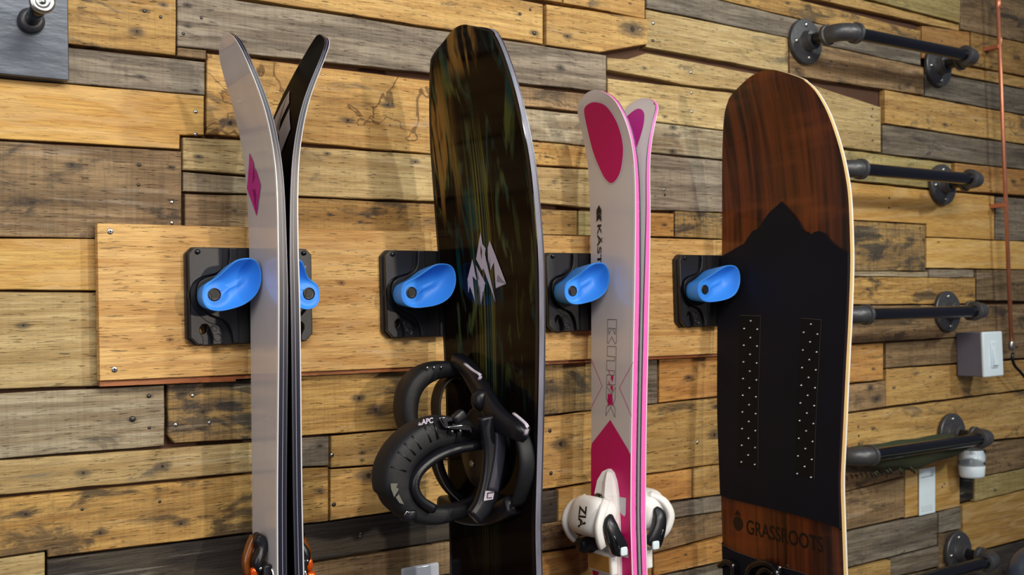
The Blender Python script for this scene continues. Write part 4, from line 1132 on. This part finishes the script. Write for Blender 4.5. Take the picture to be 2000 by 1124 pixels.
# rounded grey thing at the right edge
hc=WX(2042,1128,1.93)
print('helmet',hc,zl_)
HM=empty('helmet',(1.95,-.14,hc.z-.08),'smooth dark grey rounded helmet cut off by the bottom right corner','helmet')
g=Gm();nu,nv=24,14;v=[];f=[];hx,hy,hz=WY(2034,1116,-.13)
for j in range(nv+1):
    a=math.pi*.62*j/nv
    for i in range(nu):
        p=2*math.pi*i/nu;v.append((hx+.075*math.sin(a)*math.cos(p),hy+.060*math.sin(a)*math.sin(p),hz-.02+.072*math.cos(a)))
for j in range(nv):
    for i in range(nu):f.append((j*nu+i,j*nu+(i+1)%nu,(j+1)*nu+(i+1)%nu,(j+1)*nu+i))
g.add(v,f);o=part('shell',g,plain('helmet_grey',rgb(76,86,104),.3,coat=.3,var=.1),HM,smooth=True);m_=o.modifiers.new('s','SOLIDIFY');m_.thickness=.006
g=Gm();g.tube([(hx-.05,hy,hz-.05),(hx-.03,hy-.01,hz-.10),(hx,hy-.02,hz-.12),(hx+.03,hy-.01,hz-.10),(hx+.05,hy,hz-.05)],.004,8,ry=.0015,up=(0,1,0));part('chin_strap',g,M_pipe,HM)
# ---------------------------------------------------------------- bindings
def sell(c,r,e=.5,nu=24,nv=14,ax=None):
    """rounded box (superellipsoid)"""
    g=Gm();v=[];f=[]
    pw=lambda a,k:math.copysign(abs(a)**k,a)
    for j in range(nv+1):
        th=-math.pi/2+math.pi*j/nv
        for i in range(nu):
            ph=2*math.pi*i/nu
            v.append(Vector((r[0]*pw(math.cos(th),e)*pw(math.cos(ph),e),r[1]*pw(math.cos(th),e)*pw(math.sin(ph),e),r[2]*pw(math.sin(th),e))))
    if ax is not None:v=[ax@p for p in v]
    v=[p+Vector(c) for p in v]
    for j in range(nv):
        for i in range(nu):f.append((j*nu+i,j*nu+(i+1)%nu,(j+1)*nu+(i+1)%nu,(j+1)*nu+i))
    g.add(v,f);return g
def WYs(pts,y):return [tuple(WY(a,b_,y)) for a,b_ in pts]
def WXs(pts,x):return [tuple(WX(a,b_,x)) for a,b_ in pts]
M_strap=plain('black_strap_padding',rgb(15,16,22),.6,var=.3,scale=120,bump=.25)
M_bind=plain('black_binding_nylon',rgb(17,18,25),.36,var=.15,scale=60)
M_brownin=plain('dark_strap_lining',rgb(40,34,30),.6,var=.3,scale=50)
M_chrome=plain('chrome',rgb(210,210,215),.15,metal=1,var=.05)
# --- snowboard binding (a thing bolted to the board: part of the snowboard)
y1=-.17
ank=WYs([(938,848),(918,845),(895,842),(860,842),(828,850),(800,868),(778,893),(766,922),(767,952),(780,978),(806,998),(840,1006),(872,1003),(905,997)],y1)
ank=spline(ank,4);n=len(ank)
rr=[.008+.0075*min(1,4*t,(1-t)*3.0) for t in [i/(n-1) for i in range(n)]]
rr=[r*(1.25 if .10<i/(n-1)<.62 else 1) for i,r in enumerate(rr)]
g=Gm();g.tube(ank,rr,16,ry=[.012+.012*min(1,3*i/(n-1),3*(1-i/(n-1))) for i in range(n)],up=(0,1,0))
AS=part('ankle_strap',g,M_strap,SB,smooth=True)
inn=spline(WYs([(936,868),(905,872),(870,880),(835,897),(808,922),(800,950),(812,975),(838,992)],y1-.012),4)
g=Gm();g.tube(inn,.0062,12,ry=.018,up=(0,1,0));part('padded_rim',g,M_bind,AS,smooth=True)
# segmented ribs on the outside of the strap
for k in range(8):
    i=int(n*(.20+.045*k));p=Vector(ank[i]);t=(Vector(ank[i+1])-Vector(ank[i-1])).normalized();nn=t.cross(Vector((0,1,0))).normalized()
    s=1 if nn.x<0 else -1
    q0_=p+nn*s*rr[i]*.75+Vector((0,-.022,0));q1_=p+nn*s*rr[i]*-.25+Vector((0,-.0245,0))
    g=Gm();g.tube([q0_,(q0_+q1_)/2,q1_],.0011,6);part('rib',g,M_bind,AS,smooth=True)
up_=spline(WYs([(905,722),(885,722),(860,722),(835,728),(812,743),(797,768),(792,800),(796,830),(806,858)],-.082),4);m=len(up_)
g=Gm();g.tube(up_,[.008+.0045*math.sin(math.pi*i/(m-1)) for i in range(m)],14,ry=.020,up=(0,1,0));TS=part('toe_strap',g,M_strap,SB,smooth=True)
inr=spline(WYs([(898,742),(880,738),(862,752),(852,780),(852,812),(860,838)],-.070),4)
g=Gm();g.tube(inr,.0022,10,ry=.022,up=(.25,1,0));part('strap_lining',g,M_brownin,TS,smooth=True)
lo_=spline(WYs([(850,862),(851,890),(858,920),(872,948),(892,970),(915,988)],-.085),4)
g=Gm();g.tube(lo_,.0045,12,ry=.013,up=(0,1,0));part('toe_loop',g,M_strap,SB,smooth=True)
g=Gm();g.tube([Vector(p)+Vector((-.0048,-.008,-.001)) for p in lo_],.0012,6);part('pale_piping',g,M_lgrey,SB,smooth=True)
lw=spline(WYs([(845,1000),(870,1000),(895,994),(920,985),(940,975)],-.150),4)
g=Gm();g.tube(lw,.0085,12,ry=.004,up=(0,1,0));part('lower_ladder',g,M_bind,SB,smooth=True)
# disc and baseplate lying on the board
zb_=1.335
g=Gm();g.lathe([(.055,0),(.055,.006),(.050,.009),(.020,.010)],(b2.x(zb_)-.0005,-.155,zb_),(-1,0,0),32);sharp(part('mounting_disc',g,M_bind,SB),40)
for dy,dz in ((.02,.02),(-.02,.02),(.02,-.02),(-.02,-.02)):
    g=Gm();g.lathe([(.0045,.010),(.0045,.012),(.002,.0122)],(b2.x(zb_),-.155+dy,zb_+dz),(-1,0,0),12);part('disc_bolt',g,M_steel,SB,smooth=True)
def onface(px_,py_,u):
    x=b2.x(1.4)-u
    return WX(px_,py_,x)
ur=spline([tuple(onface(*p)) for p in ((893,702,.012),(915,722,.014),(938,760,.018),(960,800,.024),(985,828,.024),(1012,842,.020),(1028,850,.012))],4)
m=len(ur);g=Gm();g.tube(ur,[.0085+.0050*math.sin(math.pi*i/(m-1)) for i in range(m)],16,ry=.009,up=(1,0,0));UR=part('upper_side_rail',g,M_bind,SB,smooth=True)
lr=spline([tuple(onface(*p)) for p in ((868,985,.010),(895,1000,.014),(925,1008,.016),(965,1005,.014),(1005,985,.010))],4)
g=Gm();g.tube(lr,.012,16,ry=.011,up=(1,0,0));part('lower_side_rail',g,M_bind,SB,smooth=True)
ro=spline([tuple(onface(*p)) for p in ((1012,838,.012),(1024,868,.013),(1029,905,.013),(1024,945,.012),(1012,985,.010))],4)
g=Gm();g.tube(ro,.0042,10,ry=.010,up=(1,0,0));part('heel_strap',g,M_strap,SB,smooth=True)
# tall heel hoop facing the camera
hp=spline(WYs([(958,812),(962,840),(966,875),(964,915),(956,955),(943,988),(925,1012)],-.214),4);m=len(hp)
g=Gm();g.tube(hp,[.0165-.006*(i/(m-1))**2 for i in range(m)],16,ry=.007,up=(0,1,0));HH=part('heel_hoop',g,M_bind,SB,smooth=True)
hp2=spline(WYs([(978,845),(977,880),(971,920),(962,960)],-.222),4);g=Gm();g.tube(hp2,.0072,10,ry=.003,up=(0,1,0));part('hoop_insert',g,plain('slate_nylon',rgb(52,52,64),.4),HH,smooth=True)
nub=sell(WY(945,782,-.185),(.016,.012,.014),.8);part('pivot_cap',nub,M_bind,SB,smooth=True)
# white square mark on the hoop
def flat(px_,y,z_off=0):return WY(px_[0],px_[1],y)
g=Gm();P=[WY(a,b_,-.2226) for a,b_ in ((948,960),(966,958),(963,976),(945,979))];g.add(P+[p+Vector((0,.0006,0)) for p in P],[(0,1,2,3),(7,6,5,4)])
wm=part('white_mark',g,M_logo,HH)
P=[[WY(a,b_,-.2233) for a,b_ in q_] for q_ in (((952,963),(964,962),(964,963.6),(953.6,964.6)),((952,963),(953.6,964.4),(952.4,972.6),(950.8,974)),((950.8,974),(952.4,972.6),(961,972),(961,973.4)))]
g=Gm()
for q_ in P:g.add(q_,[(0,1,2,3)])
part('mark_lines',g,M_ink,wm)
# pale tips on the rail ends
for name,pts in (('pale_tip',((908,711),(924,724),(938,733),(936,742))),('pale_tip',((1003,808),(1020,822),(1030,834),(1026,850)))):
    q_=[tuple(onface(a,b_,.030)) for a,b_ in pts];g=Gm();g.tube(spline(q_,3),.0022,8,ry=.0012,up=(0,0,1));part(name,g,M_logo,UR,smooth=True)
# ratchet buckle on the strap
yb2=-.1965
fr=[WY(a,b_,yb2) for a,b_ in ((858,818),(882,815),(884,822),(870,824),(872,833),(915,831),(922,836),(926,842),(875,838),(866,836))]
g=Gm();g.prism([(p.x,p.z) for p in fr],yb2-.0055,yb2+.004,lambda x,z,y:Vector((x,y,z)));BU=part('ratchet_buckle',g,M_bind,SB);bevel(BU,.0006,2)
g=Gm();g.tube([WY(a,b_,yb2-.006) for a,b_ in ((882,814.5),(858,817.5),(866,831),(870,835.5),(900,832),(918,832.5),(926,840))],.0006,6);part('bright_outline',g,M_chrome,BU,smooth=True)
g=sell(WY(896,815,yb2-.004),(.009,.006,.0065),.5,ax=Matrix.Rotation(math.radians(-35),3,'Y'));part('lever',g,M_bind,BU,smooth=True)
for a,b_ in ((883,843),(899,842),(920,842)):
    g=Gm();c=WY(a,b_,yb2-.001);g.lathe([(.0017,0),(.0017,.0018),(.0007,.0016)],c,(0,-1,0),12);part('rivet',g,M_chrome,BU,smooth=True)
for a,b_ in ((835,719),(848,718),(862,718)):
    g=Gm();c=WY(a,b_,-.104);g.lathe([(.0016,-.001),(.0016,.0018),(.0007,.0016)],c,(0,-1,0),12);part('rivet',g,M_chrome,TS,smooth=True)
v,f=textmesh('APC',1.,bold=.03);A0=WY(824,830,-.1965);A1=WY(846,826,-.1965);xm_=max(p.x for p in v);sc=(A1-A0)/xm_;hh=(A1-A0).length/2.5
g=Gm();g.add([A0+sc*p.x+Vector((0,0,1))*(p.y/.7*hh) for p in v],f);part('strap_lettering',g,M_logo,AS)
g=Gm();t0_=WY(817,831.5,-.1965);t1_=WY(824,822,-.1965)
for k in (0,.0022):g.add([t0_+Vector((k,0,0)),t0_+Vector((k+.0022,0,0)),t0_+Vector((k+.0013,0,.0042-k*.3))],[(0,1,2)])
part('peak_marks',g,M_logo,AS)
M_dim=plain('dim_print',rgb(98,96,88),.6)
for poly in (((763,945),(777,945),(774,953),(779,956),(770,972),(764,956)),((773,972),(779,966),(784,976),(789,986),(780,983))):
    P=[WY(a,b_,-.1968) for a,b_ in poly];g=Gm();g.add(P,[tuple(range(len(P)))]);part('dim_emblem',g,M_dim,AS)
g=Gm();g.tube([WY(a,b_,-.1965) for a,b_ in ((790,1008),(794,1000),(803,1003),(799,1011))],.0007,6);part('small_buckle',g,M_chrome,AS,smooth=True)
g=sell(WY(797,1006,-.185),(.008,.010,.007),.5);part('strap_end',g,M_bind,AS,smooth=True)
# --- white toe pieces on the pink skis: local (u out of the face, v across, w up)
def toe_white(b,parent):
    zc_=1.1835;sg=-1 if b.side<0 else 1
    def T(u,v,w_):z=zc_+w_;return Vector((b.x(z)+sg*u,b.yc+v,z))
    def G(g):
        for i,p in enumerate(g.v):g.v[i]=T(p.x,p.y,p.z)
        return g
    M_bw=plain('white_binding',rgb(238,236,236),.32,var=.04,scale=30)
    # faceted nose fairing
    secs=[(.094,.003,.004),(.090,.010,.011),(.078,.017,.017),(.060,.021,.020),(.046,.022,.016),(.020,.024,.020),(-.010,.024,.014),(-.20,.024,.010),(-.215,.012,.004)]
    g=Gm();v=[];f=[];prof=[(-1,0),(-.95,.55),(-.55,1.),(0,.86),(.55,1.),(.95,.55),(1,0)]
    for w_,hw,h in secs:
        for a,c in prof:v.append((c*h,a*hw,w_))
    k=len(prof)
    for i in range(len(secs)-1):
        for j in range(k-1):f.append((i*k+j,i*k+j+1,(i+1)*k+j+1,(i+1)*k+j))
        f.append((i*k,(i+1)*k,(i+1)*k+k-1,i*k+k-1))
    f.append(tuple(range(k)));f.append(tuple((len(secs)-1)*k+j for j in range(k)))
    g.add(v,f);B=part('toe_binding',G(g),M_bw,parent)
    # housing
    g=sell((.032,.000,.030),(.026,.034,.028),.62,28,16,ax=Matrix.Rotation(math.radians(-16),3,'Y'))
    HG=G(g);H=part('white_housing',HG,M_bw,parent,smooth=True)
    # wings
    for s in (-1,1):
        g=Gm();g.tube(spline([(.026,s*.022,.054),(.042,s*.034,.044),(.052,s*.038,.024),(.047,s*.035,.004),(.040,s*.030,-.006)],4),[.0042]*17,10,ry=.006,up=(1,0,0));part('wing',G(g),M_bw,parent,smooth=True)
    # black lever with a white window, towards the camera
    g=Gm();g.tube(spline([(.028,-.030,.034),(.031,-.037,.024),(.027,-.040,.010),(.019,-.040,-.006),(.014,-.038,-.016)],4),[.004,.006,.008,.009,.010,.0105,.0105,.0105,.011,.0115,.012,.0125,.013,.013,.0125,.011,.009],14,ry=.007,up=(0,1,0));LV=part('black_lever',G(g),M_bind,parent,smooth=True)
    g=sell((.015,-.0460,-.013),(.006,.0022,.006),.4);part('white_button',G(g),M_white,LV,smooth=True)
    g=Gm();g.tube([(.032,-.044,.014),(.028,-.046,.002),(.024,-.046,-.008)],.0022,8);part('slot',G(g),M_gloss,LV,smooth=True)
    g=Gm();g.lathe([(.003,0),(.003,.002),(.001,.0022)],(.004,-.0255,.004),(0,-1,0),12);part('axle_pin',G(g),M_darksteel,parent,smooth=True)
    g=sell((.019,.004,.054),(.003,.008,.007),.8);part('setting_window',G(g),M_gloss,B,smooth=True)
    g=sell((.024,.018,-.012),(.022,.012,.012),.6);part('black_underside',G(g),M_bind,parent,smooth=True)
    # sole plate with framed tan face
    g=Gm().box(.012,.024,-.030,.026,-.050,-.020);pt=part('sole_plate',G(g),M_bw,parent);bevel(pt,.003,3)
    g=Gm().box(.0235,.0252,-.026,.022,-.046,-.024);pt2=part('tan_face',G(g),plain('tan_slider',rgb(176,128,62),.4,coat=.3),pt)
    bevel(pt2,.0006,1)
    if b.side>0:return
    from mathutils.bvhtree import BVHTree
    bv=BVHTree.FromPolygons([list(p) for p in HG.v],HG.f)
    v,f=textmesh('ZIA',1.,bold=.03);xm_=max(p.x for p in v)
    ex=Vector((-sg*0,0,0));out=[]
    d0=Vector((sg*.80,-.55,.12)).normalized();cc=T(.044,.000,.032);rt=Vector((0,0,-1));upv=d0.cross(rt).normalized()
    if upv.x*1+upv.y*0>0:upv=-upv
    for p in v:
        q_=cc-upv*((p.y/.7-.5)*.013)+rt*((p.x/xm_-.5)*.030)
        h=bv.ray_cast(q_+d0*.08,-d0);out.append((h[0] if h[0] is not None else q_)+d0*.0005)
    g=Gm();g.add(out,f);part('printed_letters',g,M_ink,H)
toe_white(b3,sk3);toe_white(b3r,sk4)
# --- pin bindings on the silver skis
M_orange=plain('orange_anodised',rgb(238,92,20),.25,metal=.5,var=.1)
M_amber=plain('amber_plastic',rgb(120,62,14),.25,coat=.4,var=.3)
def toe_pin(b,parent):
    zc_=1.215;sg=-1 if b.side<0 else 1
    def T(u,v,w_):z=zc_+w_;return Vector((b.x(z)+sg*u,b.yc+v,z))
    def G(g):
        for i,p in enumerate(g.v):g.v[i]=T(p.x,p.y,p.z)
        return g
    g=Gm().box(.0,.010,-.026,.026,-.075,.010);o=part('toe_plate',G(g),M_bind,parent);bevel(o,.002,2)
    g=Gm();g.tube(spline([(.010,-.008,.000),(.013,-.010,.012),(.006,-.006,.026),(.008,-.004,.036),(.010,-.004,.042)],4),[.004,.0045,.005,.0055,.006,.006,.006,.006,.0065,.007,.007,.007,.007,.006,.005,.004,.003],10,ry=.009,up=(0,1,0));LV=part('black_lever',G(g),M_bind,parent,smooth=True)
    g=Gm();g.tube(spline([(.019,.002,-.004),(.021,.004,.012),(.015,.006,.028),(.010,.006,.038)],4),.0045,10,ry=.007,up=(0,1,0));part('amber_lever',G(g),M_amber,parent,smooth=True)
    g=sell((.017,-.012,.000),(.0045,.004,.007),.7);part('orange_stop',G(g),M_orange,parent,smooth=True)
    g=sell((.020,-.004,-.020),(.006,.010,.011),.5);part('orange_tower',G(g),M_orange,parent,smooth=True)
    g=sell((.014,.002,-.042),(.014,.022,.018),.5);part('black_body',G(g),M_bind,parent,smooth=True)
    g=Gm();g.lathe([(.0022,0),(.0022,.002),(.0008,.0022)],(.012,-.020,.006),(0,-1,0),12);part('pivot_pin',G(g),M_chrome,parent,smooth=True)
    g=Gm();g.tube(spline([(.004,-.020,.010),(.000,-.026,.002),(.001,-.030,-.010),(.006,-.028,-.018)],4),.0014,8);part('wire_spring',G(g),M_chrome,parent,smooth=True)
    g=Gm();g.tube(spline([(.008,-.022,.002),(.007,-.026,-.006),(.010,-.028,-.014)],4),.0011,8);part('wire_spring',G(g),M_chrome,parent,smooth=True)
toe_pin(b1,sk1);toe_pin(b1r,sk2)
# --- glossy black straps at the bottom of the powder board
def pf(px_,py_,u):
    return WX(px_,py_,b4.x(1.15)-u)
for pts,r in ((((1408,1106),(1420,1098),(1434,1104),(1436,1130)),.0045),(((1462,1135),(1466,1112),(1484,1100),(1504,1102),(1520,1118),(1524,1140)),.0045),(((1482,1138),(1488,1118),(1500,1112),(1514,1122)),.0040)):
    g=Gm();g.tube(spline([tuple(pf(a,b_,.010)) for a,b_ in pts],5),r,12,ry=.008,up=(1,0,0));part('glossy_strap',g,M_gloss,PB,smooth=True)
for (a,b_,r,mt) in ((1497,1098,.0045,M_iron),(1513,1108,.003,M_chrome),(1526,1109,.003,M_chrome)):
    g=Gm();g.lathe([(r,0),(r,.005),(r*.5,.0062)],pf(a,b_,.004),(-1,0,0),14);part('strap_bolt',g,mt,PB,smooth=True)
